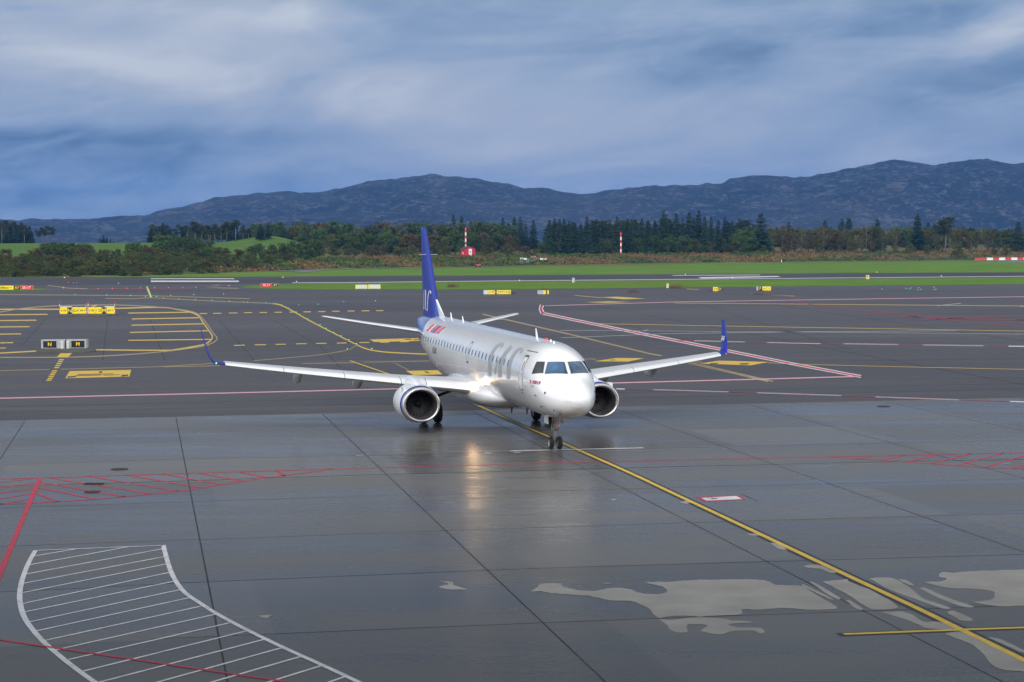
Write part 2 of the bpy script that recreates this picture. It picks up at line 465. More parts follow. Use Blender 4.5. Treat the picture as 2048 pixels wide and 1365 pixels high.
# higher up, unseen: dark deck shaped to dim the apron, bright overcast overhead and behind
front = wt.ramp(dy, 0.30, 0.85)
deck = wt.mix(wt.ramp(wt.noise(gen, 3.0, 5, 0.6), 0.35, 0.65), (0.020, 0.024, 0.032), (0.055, 0.060, 0.070))
low = wt.mix(wt.ramp(dz, 0.128, 0.215), low, deck)
high = wt.mix(wt.ramp(wt.noise(gen, 2.2, 5, 0.6), 0.35, 0.65), (0.62, 0.64, 0.68), (0.95, 0.97, 1.00))
upper = wt.ramp(dz, 0.50, 0.80)
fr = wt.mix(upper, low, high)
back = wt.mix(wt.ramp(dz, 0.45, 0.80), (1.50, 1.53, 1.58), high)
clouds = wt.mix(front, back, fr)
lit = wt.scale(clouds, wt.math('MULTIPLY', wt.ramp(front, 0.5, 1.0, 1.0, 0.90), 1.0 / STR))
total = wt.mix(0.90, sky.outputs[0], lit)
wt.put(bg.inputs['Color'], total)

sun_data = bpy.data.lights.new('sun', 'SUN'); sun = bpy.data.objects.new('sun', sun_data); COL.objects.link(sun)
sun_data.energy = 1.5; sun_data.angle = R(24); sun_data.color = (1.0, 0.96, 0.90)
sd = Vector((math.sin(SUN_AZ) * math.cos(SUN_EL), math.cos(SUN_AZ) * math.cos(SUN_EL), math.sin(SUN_EL)))
sun.rotation_euler = sd.to_track_quat('Z', 'Y').to_euler()
sun.location = (0, 0, 120)

hz = MB().box((0, 3300, 104), (9600, 7200, 214)).build('haze', bpy.data.materials.new('haze_air'))
hm = hz.data.materials[0]; hm.use_nodes = True; hm.node_tree.nodes.remove(hm.node_tree.nodes['Principled BSDF'])
hv = hm.node_tree.nodes.new('ShaderNodeVolumePrincipled')
hv.inputs['Color'].default_value = (0.10, 0.36, 0.97, 1); hv.inputs['Density'].default_value = 0.00008; hv.inputs['Anisotropy'].default_value = 0.1
hm.node_tree.links.new(hv.outputs[0], hm.node_tree.nodes['Material Output'].inputs['Volume'])
tag(hz, kind='stuff')

# ------------------------------------------------------------------ terrain
def ss(a, b, x):
    t = min(1.0, max(0.0, (x - a) / (b - a))); return t * t * (3 - 2 * t)


def lerp_tab(tab, x):
    if x <= tab[0][0]: return tab[0][1]
    for (x0, y0), (x1, y1) in zip(tab, tab[1:]):
        if x <= x1: return y0 + (y1 - y0) * (x - x0) / (x1 - x0)
    return tab[-1][1]


BANK = [(-260, 545), (-106, 560), (-75, 640), (-56, 692), (0, 735), (66, 800), (219, 850), (420, 900)]


def bank_y(X): return lerp_tab(BANK, X)


def terrain(X, Y):
    yb = bank_y(X)
    wl = ss(-0.085 * Y, -0.125 * Y, X) if X < 0 else 0.0
    z = ss(yb + 2, yb + 40, Y) * (3.0 * (1 - wl) + 1.0 * wl)
    z += wl * 8.2 * ss(yb + 60, yb + 390, Y) + (1 - wl) * 1.6 * ss(yb + 50, yb + 320, Y)
    kx = X / Y * FPX + 1024
    z += 3.2 * math.exp(-((kx - 555) / 75) ** 2 - ((Y - 930) / 90) ** 2)
    if Y > 1300: z -= (Y - 1300) * 0.004
    return z


def ground_pt(px, Y):
    X = (px - 1024) / FPX * Y
    return X, Y, terrain(X, Y)


def value_noise(x, y, s=0):
    def h(i, j):
        n = (i * 374761393 + j * 668265263 + s * 144665) & 0xffffffff
        n = ((n ^ (n >> 13)) * 1274126177) & 0xffffffff
        return ((n ^ (n >> 16)) & 0xffff) / 65535.0
    i, j = math.floor(x), math.floor(y); fx, fy = x - i, y - j
    fx = fx * fx * (3 - 2 * fx); fy = fy * fy * (3 - 2 * fy)
    a = h(i, j) + (h(i + 1, j) - h(i, j)) * fx; b = h(i, j + 1) + (h(i + 1, j + 1) - h(i, j + 1)) * fx
    return a + (b - a) * fy


def fbm(x, y, o=5, s=0):
    a, t, f = 0.5, 0.0, 1.0
    for k in range(o):
        t += a * (value_noise(x * f, y * f, s + k) - 0.5); a *= 0.5; f *= 2.03
    return t


def structure(o): return tag(o, kind='structure')


# mown airfield grass, then heath bank, then meadow; the cover is a colour attribute of the terrain
nx, ny = 200, 200
xs = [-520 + 1120 * i / nx for i in range(nx + 1)]
ys = [470 + 1800 * (j / ny) ** 1.55 for j in range(ny + 1)]
vs = []; cov = []
for y in ys:
    for x in xs:
        z = terrain(x, y)
        if y > bank_y(x) + 8: z += fbm(x * 0.06, y * 0.06, 4) * 0.8
        vs.append((x, y, z - 0.02))
        d = y - bank_y(x)
        wl = ss(-0.085 * y, -0.125 * y, x) if x < 0 else 0
        heath = ss(-3, 6, d) * (1 - ss(110, 160, d) * wl)
        cov.append((heath, ss(120, 180, d) * wl, 0, 1))
fs = [(j * (nx + 1) + i, j * (nx + 1) + i + 1, (j + 1) * (nx + 1) + i + 1, (j + 1) * (nx + 1) + i) for j in range(ny) for i in range(nx)]
tm, t, b = new_mat('terrain_cover')
tc = t.node('ShaderNodeTexCoord').outputs['Object']
at = t.node('ShaderNodeVertexColor', layer_name='cover')
hx, mx, _ = t.sep(at.outputs['Color'])
nz = t.noise(t.mapv(tc, (0.3, 1, 1)), 0.16, 7, 0.68); nf = t.noise(tc, 1.6, 4, 0.7)
kk = t.ramp(t.math('ADD', t.math('MULTIPLY', nz, 0.6), t.math('MULTIPLY', nf, 0.4)), 0.40, 0.60)
g_ = t.mix(kk, (0.054, 0.120, 0.012), (0.118, 0.225, 0.020))
g_ = t.mix(t.ramp(t.noise(t.mapv(tc, (0.2, 1, 1)), 0.06, 5), 0.52, 0.68, 0, 0.75), g_, (0.135, 0.125, 0.034))
h_ = t.mix(kk, (0.075, 0.052, 0.022), (0.190, 0.125, 0.048))
h_ = t.mix(t.ramp(t.noise(t.mapv(tc, (0.5, 1, 1)), 0.09, 5), 0.43, 0.55, 0, 0.85), h_, (0.060, 0.092, 0.020))
m_ = t.mix(kk, (0.050, 0.110, 0.012), (0.085, 0.155, 0.020))
t.put(b.inputs['Base Color'], t.mix(mx, t.mix(hx, g_, h_), m_))
b.inputs['Roughness'].default_value = 0.9; b.inputs['Specular IOR Level'].default_value = 0.15
mb = MB(); mb.add(vs, fs); terr = mb.build('terrain', tm, smooth=60, fix=False)
ca = terr.data.color_attributes.new('cover', 'FLOAT_COLOR', 'POINT')
ca.data.foreach_set('color', [c for q in cov for c in q])
structure(terr)

# the plain under everything, out to the haze
structure(MB().add([(-4700, -250, -0.12), (4700, -250, -0.12), (4700, 6800, -0.12), (-4700, 6800, -0.12)], [(0, 1, 2, 3)]).build('ground', mat_grass('far_ground', (0.030, 0.050, 0.016), (0.055, 0.075, 0.022), 0.02)))

# hills: a rocky range some four and a half kilometres out
RIDGE = [(-700, 462), (-300, 452), (0, 440), (60, 443), (150, 441), (200, 440), (300, 434), (340, 420), (390, 408), (440, 399), (480, 397), (520, 386), (600, 387), (660, 386), (720, 368),
         (790, 358), (880, 351), (920, 354), (960, 361), (1040, 380), (1100, 385), (1160, 391), (1200, 387), (1290, 380), (1340, 377), (1390, 377), (1430, 370), (1475, 361), (1510, 356), (1560, 358), (1590, 357),
         (1640, 349), (1700, 344), (1755, 327), (1790, 324), (1830, 328), (1860, 333), (1900, 328), (1940, 322), (2000, 326), (2048, 327), (2300, 335), (2800, 330)]
ncol, nrow = 520, 56
vs = []
for j in range(nrow + 1):
    q = j / nrow
    Y = 3200 + 1900 * q
    for i in range(ncol + 1):
        px = -700 + 3500 * i / ncol
        yr = lerp_tab(RIDGE, px)
        hor = 481.8 + (px - 1024) * math.tan(ROLL)
        X = (px - 1024) / FPX * Y
        top = CAMH + (hor - yr) / FPX * 4500
        prof = ss(0.0, 0.70, q) ** 1.15 if q < 0.7 else 1 - 0.55 * ss(0.7, 1.0, q)
        rough = fbm(X * 0.004, Y * 0.004, 5, 3) * 60 * math.sin(math.pi * min(q / 0.7, 1)) + fbm(X * 0.016, Y * 0.016, 5, 9) * 26 * min(1, q * 3)
        ridge_n = fbm(px * 0.03, 5.5, 4, 5) * 7
        vs.append((X, Y, -6 + (top + 6 + ridge_n) * prof + rough * (0.35 + 0.65 * ss(1.0, 0.72, q)) * min(1, (top + 10) / 90)))
fs = [(j * (ncol + 1) + i, j * (ncol + 1) + i + 1, (j + 1) * (ncol + 1) + i + 1, (j + 1) * (ncol + 1) + i) for j in range(nrow) for i in range(ncol)]
rm, t, b = new_mat('heath_and_bare_rock')
tc = t.node('ShaderNodeTexCoord').outputs['Object']
geo = t.node('ShaderNodeNewGeometry')
r1 = t.noise(t.mapv(tc, (1, 0.5, 2.4)), 0.022, 9, 0.66, 0.8)
r2_ = t.noise(t.mapv(tc, (1, 0.6, 2.2), (0, R(18), 0)), 0.085, 7, 0.7, 0.6)
rr = t.ramp(t.math('ADD', t.math('MULTIPLY', r1, 0.42), t.math('MULTIPLY', r2_, 0.58)), 0.50, 0.58)
hh = t.mix(t.ramp(t.noise(tc, 0.004, 5, 0.6), 0.4, 0.6), (0.009, 0.014, 0.017), (0.026, 0.030, 0.036))
t.put(b.inputs['Base Color'], t.mix(rr, hh, (0.088, 0.088, 0.098)))
b.inputs['Roughness'].default_value = 0.9; b.inputs['Specular IOR Level'].default_value = 0.2
bp = t.node('ShaderNodeBump'); bp.inputs['Strength'].default_value = 1.0; bp.inputs['Distance'].default_value = 9.0
t.put(bp.inputs['Height'], r2_); t.put(b.inputs['Normal'], bp.outputs[0])
structure(MB().add(vs, fs).build('hills', rm, smooth=50, fix=False))

# ------------------------------------------------------------------ pavements
EDGE_L, EDGE_R = G(0, 842.3), G(2048, 796.4)
ed = (EDGE_R - EDGE_L).normalized()
e0, e1 = EDGE_L - ed * 140, EDGE_R + ed * 140
perp = Vector((ed.y, -ed.x, 0))
structure(MB().add([e0, e1, e1 + perp * 150, e0 + perp * 150], [(0, 3, 2, 1)]).build('concrete_apron', M['concrete']))
# asphalt apron and taxiways reach to the runway; grass islands lie on top of it
f0, f1 = e0 - ed * 200 + Vector((0, 0, -0.006)), e1 + ed * 200 + Vector((0, 0, -0.006))
structure(MB().add([f0 + perp * 2, f1 + perp * 2, (520, 545, -0.006), (-420, 512, -0.006)], [(0, 1, 2, 3)]).build('asphalt_apron', M['asphalt']))


def sheet(name, px, m, z):
    """a flat sheet whose outline was surveyed through photo pixels"""
    bm = bmesh.new()
    f = bm.faces.new([bm.verts.new(G(u, v, z)) for u, v in px])
    bmesh.ops.triangulate(bm, faces=[f])
    for q in bm.faces:
        q.normal_update()
        if q.normal.z < 0: q.normal_flip()
    me = bpy.data.meshes.new(name); bm.to_mesh(me); bm.free(); me.materials.append(m)
    o = bpy.data.objects.new(name, me); COL.objects.link(o)
    return structure(o)


# runway strip (its far edge meets the mown grass)
sheet('runway', [(-300, 556.5), (300, 554.5), (460, 554.2), (900, 551.5), (1500, 547.5), (2048, 545), (2300, 544), (2300, 554.5), (2048, 554.3), (1500, 559), (1000, 562.5), (700, 564.5), (470, 569), (200, 571), (-300, 573)], M['runway'], 0.002)


def wob(pts, amp, n=6, seed=1):
    out = []
    r = random.Random(seed)
    for (a, b_), (c, d) in zip(pts, pts[1:]):
        for i in range(n):
            q = i / n
            out.append((a + (c - a) * q, b_ + (d - b_) * q + r.uniform(-amp, amp)))
    out.append(pts[-1]); return out


gt = [(486, 573.2), (520, 570.5), (600, 567.8), (700, 566.2), (1000, 563.6), (1500, 559.8), (2048, 555.3), (2300, 555)]
gb = [(2300, 567.4), (2048, 568.8), (1760, 571.2), (1400, 575), (1000, 579), (720, 580), (600, 579.2), (520, 577.4), (486, 575.4)]
sheet('grass_strip', gt + wob(gb, 0.35, 8, 3), M['grass'], 0.006)
sheet('grass_island', [(-300, 574), (30, 575.2), (70, 576.4), (98, 578.3), (85, 580.4), (40, 582.4), (0, 583.4), (-300, 588)], M['grass'], 0.006)


def smooth_px(pts, n=8):
    """Catmull-Rom through the traced pixels"""
    out = []
    for i in range(len(pts) - 1):
        p0 = pts[max(i - 1, 0)]; p1 = pts[i]; p2 = pts[i + 1]; p3 = pts[min(i + 2, len(pts) - 1)]
        for k in range(n):
            q = k / n
            out.append(tuple(0.5 * ((2 * p1[a]) + (-p0[a] + p2[a]) * q + (2 * p0[a] - 5 * p1[a] + 4 * p2[a] - p3[a]) * q * q + (-p0[a] + 3 * p1[a] - 3 * p2[a] + p3[a]) * q ** 3) for a in (0, 1)))
    out.append(tuple(pts[-1])); return out


def ribbon(mb, pts, w, z, mi=0):
    """flat painted line of width w along ground points; w may vary from end to end"""
    pts = [Vector((p[0], p[1], 0)) for p in pts]
    n = len(pts); L = []
    for i, p in enumerate(pts):
        a = pts[max(i - 1, 0)]; c = pts[min(i + 1, n - 1)]
        d1 = (p - a).normalized() if i else (c - p).normalized()
        d2 = (c - p).normalized() if i < n - 1 else d1
        t_ = (d1 + d2).normalized() if (d1 + d2).length > 1e-6 else d1
        s = Vector((-t_.y, t_.x, 0))
        k_ = 1 / max(0.35, s.dot(Vector((-d1.y, d1.x, 0))))
        ww = w[0] + (w[1] - w[0]) * i / max(n - 1, 1) if isinstance(w, tuple) else w
        L.append((p + s * ww / 2 * k_, p - s * ww / 2 * k_))
    vs = []
    for a, c in L: vs += [(a.x, a.y, z), (c.x, c.y, z)]
    mb.add(vs, [(2 * i, 2 * i + 1, 2 * i + 3, 2 * i + 2) for i in range(n - 1)], mi)


def marks(name, m, lines, z=0.004, curve=False):
    """lines: (pixels, width in metres)"""
    mb = MB()
    for px, w in lines:
        if curve and len(px) > 2: px = smooth_px(px)
        ribbon(mb, [G(u, v) for u, v in px], w, z)
    o = mb.build(name, m)
    if o.data.polygons and sum(p.normal.z * p.area for p in o.data.polygons) < 0: o.data.flip_normals()
    return structure(o)


def marks_px(name, m, lines, z=0.004):
    """far lines: both edges of each stroke were surveyed, t photo pixels apart"""
    mb = MB()
    for px, t_ in lines:
        n = len(px); L = []
        for i, p in enumerate(px):
            a = px[max(i - 1, 0)]; c = px[min(i + 1, n - 1)]
            d = Vector((c[0] - a[0], c[1] - a[1])).normalized(); s = Vector((-d.y, d.x)) * t_ / 2
            L += [tuple(G(p[0] + s.x, p[1] + s.y, z)), tuple(G(p[0] - s.x, p[1] - s.y, z))]
        mb.add(L, [(2 * i, 2 * i + 1, 2 * i + 3, 2 * i + 2) for i in range(n - 1)])
    o = mb.build(name, m)
    if sum(p.normal.z * p.area for p in o.data.polygons) < 0: o.data.flip_normals()
    return structure(o)


# joints between the slabs: one family runs to the vanishing point of the apron, the other is level with its edge
jd = MB()
vp = 283.5
for xa in (-331 - 200, -331, 51.0, 351.6, 644.5, 941, 1222, 1493, 1767, 2035):
    a = G(xa, 842.3 + (796.4 - 842.3) * xa / 2048)
    d = ray(vp, 485.8); d.z = 0; d.normalize()
    ribbon(jd, [a, a - d * 95], 0.045, 0.003)
o = jd.build('slab_joints', M['joint']); structure(o)
J1 = [(-200, 979), (0, 973.5), (100, 970.5), (400, 961.5), (725, 950.5), (1060, 941.8), (1400, 932.5), (1520, 930), (1740, 925), (2048, 919.5), (2300, 914)]
J2 = [(-100, 1189), (0, 1184), (160, 1177), (363, 1166.5), (540, 1158.9), (900, 1144), (1100, 1136.4), (1400, 1127.5), (1700, 1119), (1848, 1115), (2100, 1107.5)]
J3 = [(-100, 1097), (100, 1090), (340, 1081.5), (540, 1075), (760, 1066.5), (1000, 1058), (1500, 1042), (2100, 1026)]
J4 = [(300, 1279), (500, 1270), (700, 1262), (1000, 1249.5), (1400, 1234), (1700, 1224), (2100, 1209)]
J5 = [(-100, 1020), (300, 1006.5), (760, 992), (1300, 977), (2100, 957)]
J6 = [(-100, 934), (380, 918), (730, 911.5), (1000, 905), (1500, 893), (2100, 880)]
marks('cross_joints', M['joint'], [(J1, 0.10), (J2, 0.045), (J3, 0.035), (J4, 0.045), (J5, 0.035), (J6, 0.03)], 0.003)
marks('joint_edging', M['joint_light'], [([(u, v + 2.6) for u, v in J1], 0.16), ([(0, 842.3), (2048, 796.4)], 0.22)], 0.0035)
# ------------------------------------------------------------------ painted markings
def z4(*p): return [(x / 4.096, 520 + y / 4.096) for x, y in p]
def z5(*p): return [(380 + x / 3.938, 640 + y / 3.938) for x, y in p]
def z6(*p): return [(1140 + x / 3.103, 560 + y / 3.103) for x, y in p]
def zl(*p): return [(x / 2.504, 820 + y / 2.504) for x, y in p]
def zr(*p): return [(1348 + x / 2.504, 820 + y / 2.504) for x, y in p]


CL = [(560, 607), (700, 684)]
centre = smooth_px([(700, 722), (800, 756), (884, 780), (962, 814), (1026, 843.6), (1099, 874.5), (1151, 898), (1259, 946), (1348, 988), (1480, 1050), (1686, 1147.5), (1835, 1217.5), (1921, 1259.3), (2048, 1321), (2300, 1445)], 6)
marks('centreline_border', M['black'], [(centre, 0.46)], 0.004)
marks('crossbar_border', M['black'], [([(1676, 1270), (1921, 1260.6), (2300, 1246)], 0.42)], 0.0036)
marks('centreline_marking', M['yellow'], [(centre, 0.20)], 0.0085)
marks('crossbar_marking', M['yellow'], [([(1687, 1269.2), (1921, 1260.2), (2300, 1247)], 0.20)], 0.0075)
marks('stop_line', M['white'], [([(1021, 902.6), (1287, 896.6)], 0.36)], 0.010)
marks('stop_line_trace', M['white_worn'], [([(1100, 905.2), (1304, 901.4)], 0.12), ([(968, 906.8), (984, 907.6)], 0.4), ([(1028, 906), (1042, 905.4)], 0.3),
                                           ([(712, 912), (728, 911.4)], 0.2)], 0.010)
# red stand lines on the concrete
top = zl((-240, 354), (0, 347), (200, 342), (880, 320), (1670, 297)) + [(700, 937.8), (1099, 926.6), (1400, 919.8), (1647, 914.4), (2048, 906), (2200, 902.5)]
lowl = zl((-240, 478), (0, 473), (180, 467), (470, 450), (760, 422), (950, 400), (1300, 345), (1500, 320), (1670, 297))
lowr = zr((780, 237), (940, 247), (1160, 262), (1350, 275), (1560, 290), (1753, 298), (2000, 312))
hat = [((245, 341), (760, 421)), ((450, 334), (890, 408)), ((640, 328), (1005, 391)), ((820, 322), (1105, 375)), ((1000, 317), (1215, 358)), ((1200, 311), (1335, 340)), ((1390, 305), (1425, 333)),
       ((205, 364), (622, 436)), ((195, 389), (478, 449)), ((185, 420), (290, 461)), ((170, 344), (0, 364)), ((185, 366), (0, 391)), ((178, 391), (0, 418)), ((162, 420), (0, 446)), ((140, 449), (0, 474)), ((0, 364), (-200, 390)), ((0, 391), (-200, 420)), ((0, 418), (-200, 446))]
L = [(top, 0.17), (lowl, 0.17), (lowr, 0.17)] + [(zl(*h), 0.15) for h in hat]
L += [(zr(*h), 0.15) for h in (((925, 247), (985, 232)), ((1040, 253), (1155, 228)), ((1160, 262), (1320, 226)), ((1295, 268), (1485, 220)), ((1430, 275), (1650, 217)), ((1560, 287), (1815, 213)), ((1700, 294), (2000, 212)))]
marks('stand_boundary_red', M['red'], L, 0.006)
marks('stand_stripe_red', M['red'], [(zl((200, 342), (-60, 964)), 0.17),
                                     (zl((-150, 1128), (0, 1152), (250, 1190), (1000, 1300), (1450, 1366), (1800, 1418)), 0.115)], 0.010)
# white hatched keep-clear area
larc = zl((178, 705), (140, 775), (112, 850), (99, 920), (103, 980), (122, 1040), (158, 1095), (215, 1160), (285, 1222), (370, 1290), (470, 1362), (620, 1460))
rarc = zl((818, 678), (833, 740), (856, 810), (886, 868), (930, 920), (1000, 968), (1090, 1025), (1240, 1105), (1420, 1192), (1610, 1278), (1760, 1348), (2000, 1465))
marks('keep_clear_outline', M['white'], [(smooth_px(larc), 0.14), (smooth_px(rarc), 0.14), (zl((186, 705), (815, 680)), 0.10)], 0.008)
hl = [((70, 1112.5), (152, 1098.6)), ((58.6, 1130.5), (259.6, 1093.8)), ((52, 1148.9), (325.5, 1098.4)), ((46.9, 1167.6), (328, 1114.3)), ((44.7, 1186.2), (333.5, 1128.7)), ((45.4, 1207.9), (339.5, 1145.5)),
      ((49.8, 1224.5), (351.4, 1162.7)), ((59.3, 1244.5), (361, 1180)), ((71.8, 1262.9), (377, 1196.6)), ((89.4, 1281.9), (401, 1213.4)), ((110, 1301), (431, 1229.4)), ((137, 1320), (459, 1246.5)),
      ((165, 1343.5), (491, 1263.2)), ((196, 1366), (527, 1280)), ((240, 1386), (563, 1296.5)), ((330, 1392), (601, 1314)), ((440, 1395), (643, 1332)), ((560, 1400), (690, 1354))]
marks('keep_clear_hatching', M['white'], [(h, 0.09) for h in hl], 0.006)
# red-framed panel on the apron
sheet('stand_sign_red', zr((103, 437), (327, 428), (362, 449), (150, 460)), M['red'], 0.004)
sheet('stand_sign_white', zr((135, 441), (312, 431.5), (342, 447), (163, 455)), M['white'], 0.008)
sheet('stand_sign_text', zr((185, 444), (214, 442.5), (219, 446), (190, 447.6)), M['black'], 0.012)
sheet('stand_sign_text', zr((160, 441.5), (196, 439.6), (199, 441.2), (163, 443)), M['red_worn'], 0.012)
marks('saw_cut', M['joint'], [(zr((338, 423), (422, 459)), 0.03)], 0.004)

# dried-out patches in the wet surface
def patch(px, n=3, seed=1, m='dry', z=0.0055, amp=0.5):
    r = random.Random(seed)
    pp = smooth_px(px + [px[0]], n * 3)[:-1]
    pp = [(u + 3.0 * amp * fbm(u * .08, v * .25, 4, seed) * 4 + r.uniform(-amp, amp) * .7, v + 1.4 * amp * fbm(u * .09 + 7, v * .3, 4, seed + 5) * 4 + r.uniform(-amp, amp) * 0.35) for u, v in pp]
    return sheet('dry_patch' if m == 'dry' else 'damp_patch', pp, M[m], z)


def zc(*p): return [(700 + x / 2.504, 820 + y / 2.504) for x, y in p]


patch(zc((440, 859), (510, 862), (523, 880), (587, 898), (540, 900), (470, 897), (446, 884), (492, 876), (478, 865)), 3, 1)
patch(zc((898, 908), (935, 892), (948, 876), (980, 869), (1050, 871), (1072, 888), (1150, 905), (1235, 905), (1320, 891), (1395, 897), (1450, 915), (1540, 924), (1588, 912), (1565, 886), (1480, 864), (1600, 860), (1753, 850)) +
      zr((200, 850), (400, 849), (470, 858), (520, 876), (640, 882), (700, 920), (812, 985), (800, 998), (690, 1002), (560, 992), (430, 1002), (345, 1000), (330, 1024), (180, 1032)) + zc((1740, 1036), (1660, 1030), (1600, 1034), (1548, 1042), (1510, 1012), (1502, 1000), (1440, 968), (1390, 956), (1310, 955), (1240, 940), (1170, 930), (1040, 922), (985, 914), (960, 908), (925, 910)), 3, 2)
patch(zc((1545, 1048), (1620, 1052), (1680, 1044)) + zr((120, 1040), (250, 1046), (290, 1056), (350, 1056), (400, 1064), (300, 1070), (275, 1078), (330, 1090), (430, 1092), (455, 1115), (430, 1120), (390, 1106), (290, 1110), (235, 1125), (160, 1116), (135, 1104), (165, 1080), (80, 1074), (64, 1090)) + zc((1690, 1112), (1640, 1116), (1600, 1100), (1590, 1080)), 2, 3, amp=.2)
# strips between tyre tracks
for i, q in enumerate(([(640, 880), (660, 878), (790, 945), (772, 946)], [(680, 864), (705, 866), (828, 940), (800, 942)], [(742, 860), (860, 849), (880, 862), (980, 900), (1098, 965), (1115, 995), (1010, 1000), (960, 985), (870, 925), (800, 890)],
                       [(860, 955), (885, 955), (945, 996), (915, 998)], [(978, 846), (1040, 840), (1110, 848), (1200, 905), (1250, 945), (1380, 990), (1340, 994), (1200, 945), (1090, 905)],
                       [(1120, 849), (1160, 852), (1200, 876), (1180, 880)], [(1228, 892), (1262, 893), (1380, 945), (1500, 984), (1450, 988), (1330, 945)],
                       [(1250, 862), (1340, 858), (1366, 845), (1328, 836), (1340, 814), (1400, 815), (1500, 808), (1753, 800), (1960, 798), (1960, 985), (1753, 980), (1660, 985), (1560, 976), (1510, 962), (1590, 950), (1606, 925), (1590, 908), (1480, 896), (1370, 892)],
                       [(1035, 1014), (1130, 1010), (1190, 1024), (1250, 1060), (1330, 1062), (1420, 1094), (1280, 1096), (1230, 1080), (1150, 1046)], [(1365, 1014), (1410, 1010), (1500, 1052), (1440, 1056)],
                       [(1355, 1118), (1450, 1112), (1560, 1150), (1650, 1205), (1753, 1262), (1850, 1330), (1753, 1312), (1640, 1300), (1580, 1265), (1540, 1215), (1480, 1170), (1400, 1140)], [(1570, 1140), (1640, 1150), (1753, 1205), (1740, 1215), (1640, 1170)],
                       [(28, 462), (60, 456), (78, 466), (60, 471)], [(368, 620), (410, 622), (424, 630), (385, 629)], [(482, 668), (520, 670), (565, 699), (530, 698)], [(648, 782), (690, 776), (740, 782), (810, 812), (780, 816), (730, 796), (670, 792)])):
    patch(zr(*q), 3, 10 + i, amp=0.35)
patch(zl((1290, 1032), (1330, 1028), (1362, 1030), (1330, 1042)), 2, 40)
patch(zc((1300, 450), (1335, 449), (1325, 454)), 2, 41)
patch(zc((1213, 444), (1226, 444), (1220, 447)), 2, 42)
patch(zc((1262, 867), (1308, 866), (1296, 872), (1276, 872)), 2, 43)
patch(zc((738, 730), (756, 730), (748, 734)), 2, 44)
# puddles that mirror the sky
for i, q in enumerate(([(600, 286), (700, 282), (840, 280), (760, 290), (650, 292)], [(612, 318), (640, 314), (668, 321), (636, 324)], [(690, 352), (730, 350), (768, 374), (735, 370)], [(835, 404), (870, 404), (880, 411), (845, 412)],
                       [(1190, 556), (1260, 560), (1340, 570), (1290, 574), (1215, 566)], [(1335, 604), (1385, 600), (1400, 608), (1350, 610)], [(1640, 578), (1753, 574), (1800, 582), (1700, 586)], [(1600, 264), (1650, 262), (1690, 269), (1640, 274)])):
    patch(zr(*q), 3, 60 + i, 'damp', 0.002, 0.3)

# ---- taxiway markings on the asphalt
marks_px('taxi_hatching', M['yellow_worn'], [(z4(*q), 2.0) for q in (((1050, 437), (1545, 430)), ((1080, 485), (1625, 475)), ((1078, 536), (1665, 525)), ((1065, 595), (1700, 582)), ((1050, 660), (1735, 652)),
      ((-150, 452), (390, 447)), ((-150, 500), (298, 495)), ((-150, 552), (243, 548)), ((-150, 612), (173, 607)), ((-150, 684), (108, 679)))], 0.0033)
marks_px('taxi_island_edge', M['yellow_worn'], [(smooth_px(z4((-200, 408), (160, 405), (490, 405), (945, 398), (1310, 390), (1450, 406), (1555, 428), (1622, 458), (1668, 520), (1712, 582), (1738, 625), (1728, 658), (1675, 692), (1560, 716), (1400, 742)), 6), 2.4),
      (z4((780, 737), (1090, 741), (1400, 742)), 2.4), (z4((-200, 782), (0, 765), (300, 748)), 2.4)], 0.0038)
marks_px('taxi_island_outline', M['yellow_brown'], [(smooth_px(z4((-200, 445), (0, 428), (160, 402), (400, 380), (720, 371), (1000, 372), (1300, 388), (1490, 410), (1600, 434), (1655, 475), (1705, 540), (1755, 612), (1778, 640), (1762, 668), (1690, 700), (1560, 725), (1350, 751), (1000, 780), (600, 797), (0, 800), (-300, 800)), 6), 2.0)], 0.0043)
sheet('taxi_ladder_head', z4((500, 762), (597, 760), (557, 797), (464, 798)), M['yellow'], 0.008)
for y_ in (819, 834, 851, 867, 884, 910, 926, 941, 956, 972, 987):
    xc = 503 + (y_ - 819) * -0.605
    sheet('taxi_ladder_marking', z4((xc - 19, y_ - 4.5), (xc + 23, y_ - 5), (xc + 18, y_ + 4.5), (xc - 23, y_ + 5)), M['yellow'], 0.008)
sheet('taxi_direction_marking', z4((740, 383), (772, 371), (806, 369), (780, 383)), M['yellow_worn'], 0.008)
sheet('taxi_sign_marking', z4((570, 912), (1075, 902), (1060, 957), (534, 971)), M['yellow'], 0.004)
for q in (((812, 914), (836, 913), (838, 925), (810, 926)), ((556, 955), (622, 951), (620, 962), (552, 966)), ((998, 943), (1050, 940), (1048, 952), (992, 956)), ((640, 936), (930, 932), (930, 937), (630, 942)), ((620, 947), (830, 942), (828, 947), (612, 953)), ((850, 944), (985, 939), (984, 943), (846, 949))):
    sheet('taxi_sign_symbol', z4(*q), M['black'], 0.008)
marks_px('taxi_guide_thin', M['yellow_brown'], [(z4((-200, 913), (405, 899)), 1.2), (z4((495, 897), (1265, 878), (1740, 850)), 1.2), (z4((1350, 878), (1800, 868)), 1.2), (z5((880, 345), (1310, 338)), 1.2), (z5((1370, 335), (1890, 325)), 1.2),
      (smooth_px(z5((1310, 196), (1285, 218), (1240, 238), (1100, 265), (960, 283), (700, 306), (500, 323)), 6), 1.2), (z5((1610, 340), (1720, 395)), 1.2),
      ([(0, 589.5), (300, 592), (500, 598)], 1.2), ([(95, 571), (140, 577), (175, 578)], 1.2), ([(476, 577), (440, 576.3), (412, 574.5), (440, 570.5)], 1.2)], 0.0048)
